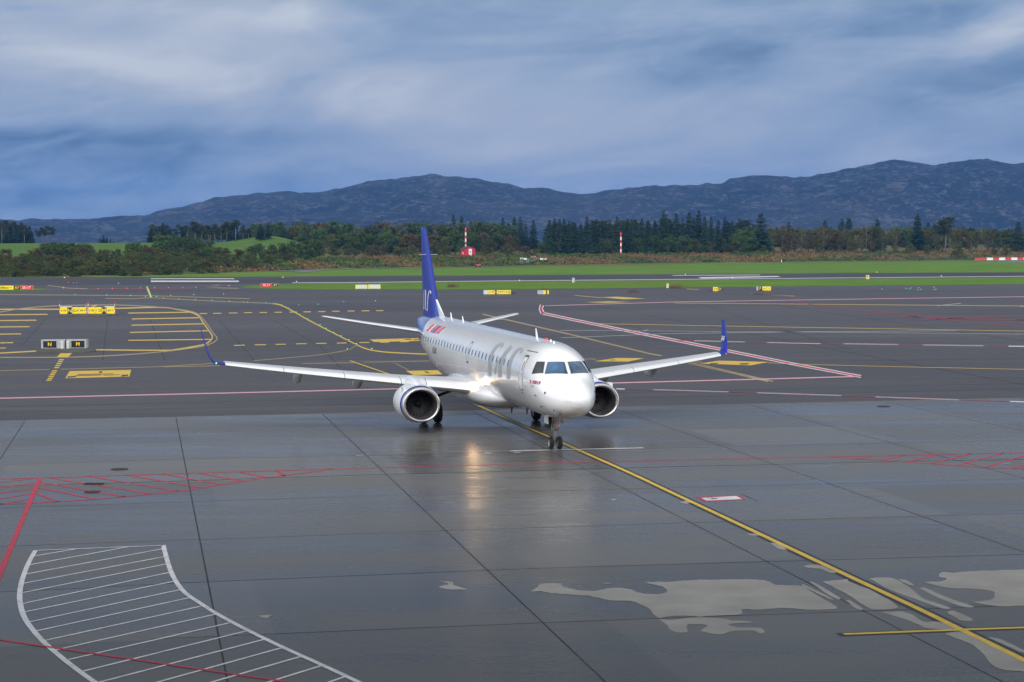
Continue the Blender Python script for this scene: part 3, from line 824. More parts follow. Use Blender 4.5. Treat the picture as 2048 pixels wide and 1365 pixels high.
marks_px('taxi_guide_fresh', M['yellow'], [(smooth_px([(545, 607.8), (555, 609), (562, 611), (577.6, 618.2), (616, 640), (664, 665), (712.7, 689.5), (728, 696.5), (745, 701), (776, 705), (847, 708.6), (900, 710)], 6), 2.2)], 0.0053)
marks_px('taxi_guide_entry', M['yellow'], [(z4((1203, 222), (1238, 310)), 4.0)], 0.0058)
marks_px('taxi_guide_curve', M['yellow_brown'], [([(210, 597), (260, 598), (302, 596)], 1.2), ([(302, 596), (357, 599), (425, 602.5), (487, 605), (530, 606.8), (552, 608.8)], 1.3)], 0.0063)
dash = [((-12, 697), (12, 696.4)), ((467.6, 691.3), (489.7, 690.9)), ((509.5, 690.3), (532, 689.8)), ((551, 689.3), (572, 688.8)), ((592, 688.2), (613, 687.8)), ((632, 687.5), (653, 687)), ((674, 686.7), (693, 686.3)), ((718.5, 685.7), (739, 685.3)), ((760, 684.9), (779, 684.5)), ((800, 684), (818, 683.6))]
dash += [((399.5, 627.6), (414, 627.4)), ((426, 627.2), (443, 627)), ((458, 626.6), (475, 626.4)), ((488, 626), (504, 625.8)), ((519, 625.6), (534, 625.4)), ((549, 625.2), (564, 624.9)), ((579, 624.7), (594, 624.5)), ((607, 624.3), (622, 624.1)), ((636, 623.8), (651, 623.6)), ((664.5, 623.2), (679, 623)), ((695, 622.6), (709, 622.4)), ((723, 622.2), (739, 622)), ((752, 621.9), (767, 621.7))]
marks_px('taxi_dashes', M['yellow_worn'], [(q, 1.7) for q in dash], 0.0068)
sheet('taxi_sign_marking', z5((1415, 155), (1830, 144), (1850, 166), (1450, 175)), M['yellow'], 0.004)
for q in (((1690, 152), (1740, 150), (1748, 156), (1700, 158)), ((1760, 156), (1800, 152), (1806, 158), (1766, 162)), ((1500, 178), (1570, 176), (1560, 180), (1490, 181))):
    sheet('taxi_sign_symbol', z5(*q), M['black'] if q[0][0] > 1600 else M['yellow_worn'], 0.008)
sheet('taxi_sign_marking', z5((1700, 403), (1950, 397), (1990, 430), (1760, 436)), M['yellow'], 0.004)
sheet('taxi_sign_symbol', z5((1842, 407), (1862, 406), (1892, 420), (1872, 421)), M['black'], 0.008)
for q in (((1240, 676), (1480, 674)),): pass
sheet('taxi_sign_marking', z6((150, 506), (290, 485), (460, 487), (360, 508)), M['yellow'], 0.004)
sheet('taxi_sign_symbol', z6((245, 497), (275, 495), (285, 499), (255, 501)), M['black'], 0.008)
sheet('taxi_sign_marking', z6((805, 520), (925, 502), (1236, 510), (1120, 531)), M['yellow'], 0.004)
for q in (((925, 505), (960, 503), (955, 508), (920, 510)), ((875, 517), (925, 515), (915, 521), (868, 522)), ((1060, 518), (1115, 518), (1100, 526), (1050, 525)), ((940, 510), (1060, 514), (1050, 517), (935, 514))):
    sheet('taxi_sign_symbol', z6(*q), M['black'] if q[0][0] < 900 or q[0][0] > 1000 else M['yellow_worn'], 0.008)
sheet('taxi_sign_marking', z6((195, 108), (290, 105), (468, 117), (330, 121)), M['yellow'], 0.004)
sheet('taxi_sign_marking', z6((95, 139), (240, 134), (380, 138), (230, 143)), M['yellow_worn'], 0.004)
marks_px('taxi_guide_far', M['yellow_worn'], [(z6((30, 97), (200, 112)), 0.8), (z6((1125, 87), (1390, 102)), 0.8), (z6((725, 57), (800, 60)), 0.8), ([(960, 641), (1005, 639.5)], 0.8),
      (z6((185, 273), (1000, 288), (2048, 305), (2900, 320)), 0.8), (z6((80, 492), (160, 492)), 0.8), (z6((740, 508), (820, 511)), 0.8), (z6((1230, 515), (1450, 525), (2048, 540), (2900, 558)), 0.8),
      ([(1348, 606.5), (1700, 609.5), (2100, 613)], 0.8), ([(1500, 588), (1590, 592.5)], 0.8)], 0.0073)
marks_px('tow_line', M['yellow_brown'], [([(965, 628.8), (1140, 669.2), (1300, 708), (1324, 712.4)], 2.4), ([(1378, 725), (1470, 746), (1546, 763.2)], 2.4), ([(1374, 725.6), (1465, 746.8), (1536, 763.6)], 2.4)], 0.0078)
# service road outlines
marks_px('road_edge_pink', M['pink'], [([(-200, 799), (0, 797), (500, 785.4), (900, 775.5), (1209, 766.9), (1500, 759.3), (1714, 753.4)], 2.2), ([(1090, 612), (1140, 610.6), (1348, 604.4), (1800, 597.3), (2048, 594), (2200, 592)], 1.0)], 0.0083)
edge = [(1084, 610.5), (1081.5, 618), (1085, 626.8), (1140, 638.6), (1269, 665), (1440, 698.8), (1591, 729.2), (1722, 753.6)]
marks_px('road_edge_white', M['white'], [(edge[:3], 8.5), (edge[2:5], 5.2), (edge[4:], 5.6)], 0.0036)
marks_px('road_edge_red', M['red'], [(edge[:3], 4.6), (edge[2:5], 2.4), (edge[4:], 2.6)], 0.0052)
marks_px('road_line_pale', M['white_worn'], [(z6((-60, 315), (400, 317), (1500, 325), (2900, 338)), .7), (z6((-60, 361), (0, 358), (600, 335), (1500, 322), (2400, 316)), .8), ([(1269, 664.6), (1297, 660)], 1.1), ([(1875, 612), (1922, 607)], 1.1), ([(2040, 613.5), (2060, 612)], 1.1)], 0.0088)
dw = [((1232, 778.2), (1249.6, 778.6)), ((1306, 779.8), (1457.5, 784.2)), ((1514, 786), (1683, 791.8)), ((1751, 794.4), (1918, 800)), ((2020, 803.4), (2150, 807.5))]
dw += [((1388, 682), (1490, 684.2)), ((1534, 685.2), (1641, 687.4)), ((1687, 687.8), (1797, 689.6)), ((1846, 690.3), (1967, 692)), ((2017, 692.8), (2130, 694))]
marks_px('road_dashes_white', M['white'], [(q, 1.9) for q in dw], 0.0093)
marks_px('road_dashes_red', M['red_worn'], [([(1250, 778.6), (1306, 779.8), (1514, 786), (1751, 794.4), (2020, 803.4)], 1.0), ([(1350, 681.2), (1388, 682), (1687, 687.8), (2017, 692.8)], 1.0), (z6((1350, 128), (1500, 153), (1800, 190), (2048, 222), (2900, 300)), 1.0), ([(1740, 622), (1900, 636), (2100, 642)], 1.0), ([(1800, 633), (1960, 640), (2100, 641)], 1.0), ([(1840, 640), (2100, 629)], 1.0)], 0.0098)
# paving lanes and old seams in the asphalt
sm = [([(-100, 806 + a), (2100, 757 + a * 0.9)], 0.07) for a in (10, 22)]
sm += [([(-100, 672), (2100, 640)], 0.08), ([(-100, 733), (900, 716)], 0.08), ([(1180, 816 - 85), (2100, 716)], 0.08)]
sm += [([(437, 640), (510, 722)], 0.10), ([(548, 641), (640, 692), (680, 735)], 0.10), ([(1300, 700), (2100, 900)], 0.06), ([(1330, 588), (1700, 700), (2100, 835)], 0.10), ([(1130, 600), (1400, 650), (2050, 770)], 0.10), ([(1480, 600), (2100, 690)], 0.12), ([(1210, 640), (1500, 712), (2060, 860)], 0.08), ([(90, 640), (45, 690)], 0.1), ([(215, 640), (205, 720)], 0.1), ([(300, 640), (330, 720)], 0.08)]
sm = [q for q in sm]
marks('asphalt_seams', mat('asphalt_seam', (0.022, 0.022, 0.025), 0.7), [([p for p in q if p[1] < 842 - p[0] * 0.0224], w) for q, w in sm if len([p for p in q if p[1] < 842 - p[0] * 0.0224]) > 1], 0.002)
# runway paint
sheet('runway_touchdown_bar', [(301.5, 557.2), (468, 557.2), (470, 558.6), (301.5, 558.6)], M['white'], 0.008)
sheet('runway_touchdown_bar', [(301.5, 561.6), (477, 561.6), (478, 564.4), (302, 564.4)], M['white'], 0.008)
sheet('runway_aiming_bar', [(1396, 555), (1555, 552.4), (1561, 554.2), (1404, 557.6)], M['white'], 0.008)
marks_px('runway_edge_line', M['white'], [([(584, 566), (700, 565.4), (1000, 562.3), (1500, 557.8), (2048, 553), (2300, 551.4)], 0.9), ([(1345, 551.4), (1520, 550.3)], 0.9)], 0.0103)
marks_px('stop_bar_line', M['red_worn'], [([(180, 578.6), (395, 575.9)], 1.0)], 0.0108)
# service road beyond the runway, and two paths that leave it
def path_sheet(name, px, m, dz):
    """lies on the sloping ground: every traced pixel is carried out to its depth"""
    mb = MB(); L = []
    for (u, v, Y, w) in px:
        X, Y, Z = ground_pt(u, Y); L.append((X, Y, Z, w))
    vs = []
    for i, (X, Y, Z, w) in enumerate(L):
        a = L[max(i - 1, 0)]; c = L[min(i + 1, len(L) - 1)]
        d = Vector((c[0] - a[0], c[1] - a[1], 0)).normalized(); s = Vector((-d.y, d.x, 0)) * w / 2
        for q in (s, -s): vs.append((X + q.x, Y + q.y, max(terrain(X + q.x, Y + q.y), Z) + dz))
    mb.add(vs, [(2 * i, 2 * i + 1, 2 * i + 3, 2 * i + 2) for i in range(len(L) - 1)])
    o = mb.build(name, m)
    if o.data.polygons[0].normal.z < 0: o.data.flip_normals()
    return structure(o)


svc = []
for u in range(560, 2300, 40):
    Y = 600
    for _ in range(30):
        X = (u - 1024) / FPX * Y; Y = bank_y(X) - 9
    svc.append((u, 0, Y, 7.0))
path_sheet('service_road', svc, M['gravel_path'], 0.10)
path_sheet('gravel_path', [(600, 0, 612, 6), (612, 0, 630, 6), (630, 0, 652, 6), (650, 0, 668, 6), (690, 0, 684, 5)], M['gravel_path'], 0.06)
path_sheet('gravel_path', [(1040, 0, 752, 5), (1060, 0, 766, 5), (1075, 0, 782, 5)], M['gravel_path'], 0.0113)
path_sheet('gravel_path', [(2075, 0, 770, 16), (2030, 0, 810, 14), (2000, 0, 850, 12)], M['gravel_path'], 0.0118)
# iron covers
def cover(px, w, py, label, cat='drain', grate=False):
    p = G(px, py)
    mb = MB()
    if grate:
        mb.box((0, 0, 0.012), (w, 0.5, 0.016))
        for k in range(14): mb.box((-w / 2 + w * (k + 0.5) / 14, 0, 0.027), (w / 28, 0.42, 0.012), 1)
        o = mb.build('drain_grate', [M['joint'], M['iron']], loc=p)
    else:
        mb.lathe([(0.0, w / 2), (0.020, w / 2), (0.026, w / 2 - 0.03), (0.020, w / 2 - 0.05), (0.020, 0.0)], (0, 0, 0), 'z', 28)
        o = mb.build('manhole_cover', M['iron'], loc=p)
    tag(o, label, cat)


cover(239, 0.72, 939.3, 'round iron manhole cover beyond the red hatched triangle', 'manhole cover')
cover(185, 0.62, 984.6, 'round iron manhole cover inside the red hatched triangle', 'manhole cover')
cover(188, 0.75, 968.8, 'slotted drain grate in the slab joint crossing the red hatching', 'drain grate', True)
cover(1767, 0.75, 813.5, 'round iron manhole cover alone on the pale concrete near the asphalt edge', 'manhole cover')

# ------------------------------------------------------------------ unseen terminal behind the camera: size and deep roof invented to shade the near apron
tb = empty('unseen_terminal', (0, -1.2, 0)); tag(tb, 'unseen terminal behind the viewpoint, its deep roof added to shade the apron', 'terminal')
MB().box((0, -15, 11.6), (300, 29, 23.2)).build('wall', mat('unseen_terminal_wall', (0.22, 0.22, 0.23), 0.7, noise=(.4, .1)), tb)
MB().box((0, -1, 23.95), (306, 59, 1.5)).build('roof', mat('added_shade_roof', (0.16, 0.16, 0.17), 0.7, noise=(.3, .1)), tb)  # unseen roof, added to shade the near apron
gl_ = MB()
for lv in (1.2, 6.4, 11.6, 16.8):
    for k_ in range(49):
        x = -147 + 6.1 * k_
        if abs(x) < 4 and lv == 6.4: continue
        gl_.box((x, -.46, lv + 2.1), (5.6, .06, 4.2))
gl_.build('unseen_glazing', M['glass'], tb)
# ------------------------------------------------------------------ lettering
def text_mesh(s, size=1.0, bold=0.0):
    cu = bpy.data.curves.new('lettering_source', 'FONT'); cu.body = s; cu.size = size; cu.align_x = 'CENTER'; cu.align_y = 'CENTER'; cu.offset = bold; cu.resolution_u = 4
    ob = bpy.data.objects.new('lettering_source', cu)
    me = ob.to_mesh()
    vs = [tuple(v.co) for v in me.vertices]; fs = [tuple(p.vertices) for p in me.polygons]
    ob.to_mesh_clear(); bpy.data.objects.remove(ob); bpy.data.curves.remove(cu)
    return vs, fs


# ------------------------------------------------------------------ airliner (x = across, y = aft of the nose wheel, z = up)
PROF = [(-4.15, 2.45, 2.45, 0.001), (-4.12, 2.60, 2.31, .17), (-4.06, 2.72, 2.21, .29), (-3.95, 2.85, 2.09, .45), (-3.8, 2.98, 1.97, .61), (-3.5, 3.18, 1.84, .82), (-3.1, 3.39, 1.74, 1.01), (-2.75, 3.56, 1.68, 1.13), (-2.1, 4.06, 1.61, 1.30), (-1.6, 4.36, 1.57, 1.39),
        (-1.0, 4.60, 1.54, 1.455), (-.2, 4.78, 1.515, 1.495), (.8, 4.86, 1.51, 1.505), (19, 4.86, 1.51, 1.505), (21, 4.86, 1.56, 1.505), (23, 4.86, 1.75, 1.49), (25, 4.86, 2.05, 1.42), (27, 4.85, 2.42, 1.28), (29, 4.81, 2.82, 1.08), (31, 4.73, 3.24, .82), (33, 4.62, 3.70, .50), (34.2, 4.53, 4.02, .26)]


def pchip(tab, x, k):
    n = len(tab)
    i = 0
    while i < n - 2 and x > tab[i + 1][0]: i += 1
    d = [(tab[j + 1][k] - tab[j][k]) / (tab[j + 1][0] - tab[j][0]) for j in range(max(i - 1, 0), min(i + 2, n - 1))]
    o_ = i - max(i - 1, 0)
    def m(j):
        jj = j - max(i - 1, 0)
        if j == 0: return d[0]
        if j == n - 1: return d[-1]
        a, b = d[jj - 1], d[jj]
        return 0 if a * b <= 0 else 2 * a * b / (a + b)
    hh = tab[i + 1][0] - tab[i][0]; t = (x - tab[i][0]) / hh; t = min(max(t, 0), 1)
    return tab[i][k] * (1 + 2 * t) * (1 - t) ** 2 + hh * m(i) * t * (1 - t) ** 2 + tab[i + 1][k] * t * t * (3 - 2 * t) + hh * m(i + 1) * t * t * (t - 1)


NEXP = 2.12


def section(s):
    zt, zb, w = (pchip(PROF, s, k) for k in (1, 2, 3)); t = 0.0067 * (s - 5)
    return zt + t, zb + t, w, (zt + zb) / 2 + t


def skin_x(s, z):
    zt, zb, w, zc = section(s)
    r = zt - zc if z > zc else zc - zb
    q = min(abs(z - zc) / r, 1.0)
    return w * max(0.0, 1 - q ** NEXP) ** (1 / NEXP)


def skin_pt(s, z, side=-1, off=0.008):
    """a point just proud of the skin; side -1 is the aircraft's right-hand side"""
    x = skin_x(s, z); e = 0.02
    dzx = (skin_x(s, z + e) - skin_x(s, z - e)) / (2 * e); dsx = (skin_x(s + e, z) - skin_x(s - e, z)) / (2 * e)
    n = Vector((1, -dsx, -dzx)).normalized()
    p = Vector((x, s, z)) + n * off
    return Vector((p.x * side * 1.0, p.y, p.z)) if side < 0 else p


plane = empty('passenger_aircraft', (AX, AY, 0), HD)
tag(plane, 'white twin engine airliner with blue tail taxiing on the yellow line', 'airliner')
stations = [-4.15, -4.14, -4.12, -4.09, -4.06, -4.0, -3.92, -3.82, -3.7, -3.55, -3.4, -3.2, -3.0, -2.8, -2.6, -2.4, -2.2, -2.0, -1.8, -1.6, -1.4, -1.2, -1.0, -.7, -.4, -.1, .3, .8] + [1.5 + .9 * i for i in range(20)] + [19.2 + .5 * i for i in range(31)]
stations = sorted(x for x in stations if x < 34.2) + [34.2]
rings = []
for s in stations:
    zt, zb, w, zc = section(s); ring = []
    for k in range(72):
        a = 2 * math.pi * k / 72; c, sn = math.cos(a), math.sin(a)
        ring.append((w * math.copysign(abs(c) ** (2 / NEXP), c), s, zc + (zt - zc if sn > 0 else zc - zb) * math.copysign(abs(sn) ** (2 / NEXP), sn)))
    rings.append(ring)
mb = MB(); mb.loft(rings)
# wing-body fairing under the belly
fr_ = [(6.9, .55, 1.75, 1.62), (7.5, .95, 2.02, 1.42), (8.3, 1.33, 2.28, 1.24), (9.3, 1.62, 2.42, 1.10), (10.5, 1.76, 2.46, 1.02), (12, 1.80, 2.46, .98), (15, 1.80, 2.46, .96), (17, 1.74, 2.44, 1.02), (18.5, 1.58, 2.34, 1.16), (19.8, 1.25, 2.15, 1.40), (20.8, .8, 1.95, 1.62)]
rr_ = []
for i in range(44):
    s = 6.9 + 13.9 * i / 43
    w, zt, zb = (pchip(fr_, s, k) for k in (1, 2, 3)); zm = (zt + zb) / 2
    rr_.append([(w * math.copysign(abs(math.cos(a)) ** .85, math.cos(a)), s, zm + (zt - zm) * math.copysign(abs(math.sin(a)) ** .85, math.sin(a))) for a in (2 * math.pi * k / 48 for k in range(48))])
mb.loft(rr_)
fuse = mb.build('fuselage', M['skin'], plane, smooth=40)
mb = MB(); mb.tube([(0, 34.1, 4.46), (0, 34.5, 4.50), (0, 34.75, 4.52)], [.24, .17, .13], 16)
mb.build('exhaust_pipe', M['dark_metal'], plane, smooth=40)


def patch_grid(corners, nu=8, nv=8, side=-1, off=0.008, r=0.0):
    """corners (s, z) of a quad on the skin, bilinear; r rounds the corners"""
    vs = []
    (a, b, c, d) = corners
    for j in range(nv + 1):
        for i in range(nu + 1):
            u, v = 2 * i / nu - 1, 2 * j / nv - 1
            if r:      # squircle map
                uu = u * math.sqrt(max(0, 1 - r * v * v / 2)); vv = v * math.sqrt(max(0, 1 - r * u * u / 2)); u, v = uu, vv
            u, v = (u + 1) / 2, (v + 1) / 2
            s = (a[0] * (1 - u) + b[0] * u) * (1 - v) + (d[0] * (1 - u) + c[0] * u) * v
            z = (a[1] * (1 - u) + b[1] * u) * (1 - v) + (d[1] * (1 - u) + c[1] * u) * v
            vs.append(skin_pt(s, z, side, off))
    return vs, [(j * (nu + 1) + i, j * (nu + 1) + i + 1, (j + 1) * (nu + 1) + i + 1, (j + 1) * (nu + 1) + i) for j in range(nv) for i in range(nu)]


def stroke(mb, pts, w, side=-1, off=0.006, n=10, mi=0, closed=False):
    """a painted stroke on the skin along (s, z) points; w may be a list (metres, measured along s and up the side)"""
    P = []
    if closed: pts = list(pts) + [pts[0]]
    for (p, q) in zip(pts, pts[1:]):
        for i in range(n): P.append((p[0] + (q[0] - p[0]) * i / n, p[1] + (q[1] - p[1]) * i / n))
    P.append(pts[-1])
    vs = []; m = 3
    for i, p in enumerate(P):
        a = P[max(i - 1, 0)]; c = P[min(i + 1, len(P) - 1)]
        d = Vector((c[0] - a[0], c[1] - a[1])).normalized(); nr = Vector((-d.y, d.x))
        ww = w if not isinstance(w, (list, tuple)) else w[0] + (w[1] - w[0]) * i / (len(P) - 1)
        for k in range(m + 1):
            o_ = (k / m - 0.5) * ww
            vs.append(skin_pt(p[0] + nr.x * o_, p[1] + nr.y * o_, side, off))
    mb.add(vs, [(i * (m + 1) + k, i * (m + 1) + k + 1, (i + 1) * (m + 1) + k + 1, (i + 1) * (m + 1) + k) for i in range(len(P) - 1) for k in range(m)], mi)


# cabin windows
for i in range(30):
    s = 3.12 + 0.822 * i
    if i in (11,): s += 0.03
    z = 3.715 + 0.0067 * (s - 3)
    mb = MB(); mb.add(*patch_grid([(s - .115, z - .17), (s + .115, z - .17), (s + .115, z + .17), (s - .115, z + .17)], 6, 8, -1, 0.010, 0.95))
    w_ = mb.build('cabin_window', M['cabin_glass'], plane, smooth=60)
    mb = MB(); mb.add(*patch_grid([(s - .16, z - .22), (s + .16, z - .22), (s + .16, z + .22), (s - .16, z + .22)], 6, 8, -1, 0.006, 0.95))
    mb.build('window_frame', M['window_rim'], w_, smooth=60)
# flight-deck windows
ck = {'front': [(-2.20, 3.575, .97), (-2.64, 3.585, .10), (-2.07, 4.045, .09), (-1.79, 4.035, .74)], 'side': [(-1.30, 3.52, 1.35), (-2.07, 3.60, 1.04), (-1.64, 4.04, .86), (-1.17, 4.02, 1.10)]}


def front_patch(q, side, grow=0.0, off=0.010, n=10):
    """a pane laid on the nose; corners given as (s, z, x), each grid point pushed out to the skin along the section"""
    c = Vector((0, 0, 0))
    for p in q: c += Vector(p) / 4
    q = [c + (Vector(p) - c) * (1 + grow) for p in q]
    vs = []
    for j in range(n + 1):
        for i in range(n + 1):
            u, v = i / n, j / n
            p = (q[0] * (1 - u) + q[1] * u) * (1 - v) + (q[3] * (1 - u) + q[2] * u) * v
            s, z, x = p
            # find the skin along the direction (ahead and outward) from a point inside the nose
            d = Vector((-0.75, 0.25, 0.55 * min(1, abs(x) / .8) + .02)); d.normalize()
            lo, hi = -0.9, 1.2
            def inside(t_):
                ss_, zz, xx = s + d.x * t_, z + d.y * t_, x + d.z * t_
                if ss_ <= -4.14: return False
                zt, zb, w, zc = section(ss_); r_ = zt - zc if zz > zc else zc - zb
                return (abs(xx) / max(w, 1e-4)) ** NEXP + (abs(zz - zc) / r_) ** NEXP < 1
            for _ in range(28):
                mid = (lo + hi) / 2
                if inside(mid): lo = mid
                else: hi = mid
            t_ = lo + off
            vs.append(((x + d.z * t_) * side, s + d.x * t_, z + d.y * t_))
    return vs, [(j * (n + 1) + i, j * (n + 1) + i + 1, (j + 1) * (n + 1) + i + 1, (j + 1) * (n + 1) + i) for j in range(n) for i in range(n)]


for side in (-1, 1):
    for nm in ('front', 'side'):
        mb = MB(); mb.add(*front_patch(ck[nm], side)); w_ = mb.build('cockpit_window', M['cockpit'] if nm == 'front' else M['glass'], plane, smooth=60)
        mb = MB(); mb.add(*front_patch(ck[nm], side, 0.085, 0.005)); mb.build('window_frame', M['seal'], w_, smooth=60)
    mb = MB(); mb.tube([(.10 * side, -2.70, 3.60), (.16 * side, -2.50, 3.74), (.10 * side, -2.22, 3.98)], [.022, .016, .010], 6)
    mb.build('wiper', M['dark_metal'], plane, smooth=60)
    mb = MB(); mb.lathe([(-.03, .03), (.0, .035), (.03, .02), (.035, 0)], (.30 * side, -2.80, 3.42), 'z', 10); mb.build('wiper_pivot', M['strut'], plane)

# service door with its red instruction panel, overwing exit
def outline(name, s0, s1, z0, z1, w, off=0.007, r=.12):
    mb = MB()
    pts = []
    for cx, cz, a0 in ((s1 - r, z1 - r, 0), (s0 + r, z1 - r, 90), (s0 + r, z0 + r, 180), (s1 - r, z0 + r, 270)):
        for k in range(5): pts.append((cx + r * math.cos(R(a0 + k * 22.5)), cz + r * math.sin(R(a0 + k * 22.5))))
    stroke(mb, pts, w, -1, off, 4, closed=True)
    return mb.build(name, M['line'], plane, smooth=60)


door = MB(); door.add(*patch_grid([(-.08, 2.70), (.60, 2.70), (.60, 4.20), (-.08, 4.20)], 6, 14, -1, 0.006, 0.35))
door = door.build('service_door', M['nacelle'], plane, smooth=60)
mb = MB(); stroke(mb, [(.15, 3.98), (.16, 3.86), (.18, 3.55)], .10, -1, .014, 4); stroke(mb, [(.19, 3.43), (.20, 3.38)], .10, -1, .014, 2)
mb.build('instruction_label', M['decal_red'], door)
mb = MB()
pts = []
for cx, cz, a0 in ((.48, 4.08, 0), (.04, 4.08, 90), (.04, 2.82, 180), (.48, 2.82, 270)):
    for k_ in range(5): pts.append((cx + .12 * math.cos(R(a0 + k_ * 22.5)), cz + .12 * math.sin(R(a0 + k_ * 22.5))))
stroke(mb, pts, .045, -1, .010, 4, closed=True); stroke(mb, [(.52, 4.20), (-.02, 4.20)], .09, -1, .011, 6)
stroke(mb, [(.42, 2.58), (.05, 2.58)], .05, -1, .010, 4)
mb.build('door_seam', M['line'], door)
mb = MB(); stroke(mb, [(.98, 4.42), (-.55, 4.40)], .028, -1, .008, 8); mb.build('drip_rail', M['line'], plane)
ex = outline('emergency_exit', 11.98, 12.50, 3.22, 4.26, .035)
mb = MB(); stroke(mb, [(12.16, 4.20), (12.28, 4.20)], .07, -1, .012, 2); mb.build('exit_label', M['decal_red'], ex)
mb = MB(); stroke(mb, [(12.1, 3.24), (12.4, 3.24)], .08, -1, .012, 2); mb.build('exit_handle', M['dark_metal'], ex)

# large silver titles on the side, and the small ones
def local(P):
    d = Vector(P) - Vector((AX, AY, 0)); return Vector((d.x * math.cos(HD) + d.y * math.sin(HD), -d.x * math.sin(HD) + d.y * math.cos(HD), d.z))


def skin_hit(u, v, off=0.007):
    """where a sight line meets the skin of the right-hand side"""
    o_ = local((0, 0, CAMH)); e_ = local(Vector((0, 0, CAMH)) + ray(u, v)) - o_
    def inside(t_):
        p = o_ + e_ * t_
        if p.y <= -4.14 or p.y >= 34: return False
        zt, zb, w, zc = section(p.y); r_ = zt - zc if p.z > zc else zc - zb
        return (abs(p.x) / w) ** NEXP + (abs(p.z - zc) / r_) ** NEXP < 1
    t_ = 80.0
    while not inside(t_):
        t_ += .25
        if t_ > 130: return None
    lo, hi = t_ - .25, t_
    for _ in range(26):
        m_ = (lo + hi) / 2
        if inside(m_): hi = m_
        else: lo = m_
    p = o_ + e_ * lo
    return skin_pt(p.y, p.z, -1, off)


T_ = MB()


def title(pts, w, off=0.007):
    P = smooth_px([(940 + x / 9.75, 660 + y / 9.75) for x, y in pts], 5); n_ = len(P); vs = []
    for i_, p in enumerate(P):
        a = P[max(i_ - 1, 0)]; c = P[min(i_ + 1, n_ - 1)]
        d = Vector((c[0] - a[0], c[1] - a[1])).normalized(); s_ = Vector((-d.y, d.x)); q_ = i_ / (n_ - 1)
        ww = lerp_tab([(k_ / (len(w) - 1), x) for k_, x in enumerate(w)], q_)
        for k_ in (-.5, -.17, .17, .5): vs.append(skin_hit(p[0] + s_.x * ww * k_, p[1] + s_.y * ww * k_, off))
    T_.add(vs, [(i_ * 4 + k_, i_ * 4 + k_ + 1, i_ * 4 + k_ + 5, i_ * 4 + k_ + 4) for i_ in range(n_ - 1) for k_ in range(3)])


title([(386, 900), (386, 760), (388, 640), (405, 530), (445, 435), (515, 335), (580, 283), (630, 268)], [6.4, 6.4, 6.4, 5.6, 5.0, 5.2])
title([(632, 262), (636, 290), (615, 322), (590, 352)], [5.2, 4.4, 2.4, .6], .0075)
title([(582, 930), (582, 780), (590, 680), (625, 570), (690, 465), (760, 375), (808, 322)], [7.4, 7.4, 7.4, 7.2, 6.6, 6.2])
title([(488, 860), (500, 760), (522, 675), (560, 600), (610, 540)], [3.0, 3.0, 2.6, 2.0], .0075)
title([(748, 960), (750, 840), (760, 730), (792, 610), (838, 515), (900, 425), (965, 372), (1008, 362)], [7.0, 7.0, 7.0, 6.0, 5.4, 5.4])
title([(1010, 358), (1014, 392), (1000, 425), (975, 462)], [5.4, 4.6, 2.6, .6], .0075)
T_.build('fuselage_titles', M['titles'], plane, smooth=60, fix=False)


def skin_text(s, z, txt, size, m, name, slant=0.0):
    vs, fs = text_mesh(txt, size, 0.012 * size)
    mb = MB(); mb.add([skin_pt(s_ - p[0] - slant * p[1], z + p[1], -1, 0.009) for p in vs for s_ in (s,)], fs)
    return mb.build(name, m, plane)


skin_text(21.4, 3.33, 'SE-RSI', .46, M['reg'], 'registration', 0.1)
skin_text(-1.55, 2.98, 'SE-RSI', .13, M['titles'], 'nose_registration')


def flags(name, s0, z0, hgt, wid, slant):
    mb = MB()
    cols = [(0.0, .17, 0), (.17, .26, 1), (.26, .31, 0), (.31, .36, 1), (.36, .46, 2), (.46, .52, 3), (.52, .60, 2), (.60, .74, 0), (.74, .77, 1), (.77, .84, 2), (.84, .88, 1), (.88, 1.0, 0)]
    for a, b_, mi in cols:
        q = [(s0 - a * wid, z0), (s0 - b_ * wid, z0), (s0 - b_ * wid - slant, z0 + hgt), (s0 - a * wid - slant, z0 + hgt)]
        vs, fs = patch_grid(q, 2, 4, -1, 0.008)
        mb.add(vs, fs, mi)
    return mb.build(name, [M['decal_red'], M['decal_white'], M['decal_blue'], M['decal_yellow']], plane)


flags('flag_stripes', 25.15, 4.25, .40, 3.6, .55)
flags('nose_flag_stripes', -1.22, 3.10, .14, 1.02, .0)
mb = MB(); mb.add(*patch_grid([(7.7, 2.46), (8.3, 2.46), (8.3, 2.80), (7.7, 2.80)], 6, 6, -1, .03, .95)); mb.build('lamp_reflection_patch', M['lamp_glint'], plane, smooth=60)  # glowing patch stands in for the landing lamp's reflection on the skin
# probes and ports on the nose
for s, z, l in ((-1.9, 2.62, .16), (-2.2, 2.15, .16), (-3.2, 2.05, .1)):
    mb = MB(); p = skin_pt(s, z, -1, 0.0); mb.tube([p, p + Vector((-.06, 0, -.02)), p + Vector((-.07, -l, -.02))], .018, 6); mb.build('air_probe', M['dark_metal'], plane)
    mb = MB(); p = skin_pt(s, z, 1, 0.0); mb.tube([p, p + Vector((.06, 0, -.02)), p + Vector((.07, -l, -.02))], .018, 6); mb.build('air_probe', M['dark_metal'], plane)
for sd_ in (-1, 1):
    mb = MB(); mb.add(*patch_grid([(-2.80, 2.72), (-2.68, 2.72), (-2.68, 2.82), (-2.80, 2.82)], 3, 3, sd_, 0.008, 0.95)); mb.build('static_port', M['gap'], plane)
mb = MB(); stroke(mb, [(-3.45, 1.98), (-3.35, 1.88), (-3.0, 1.80)], .05, -1, .006, 4); mb.build('radome_seam', M['titles'], plane)
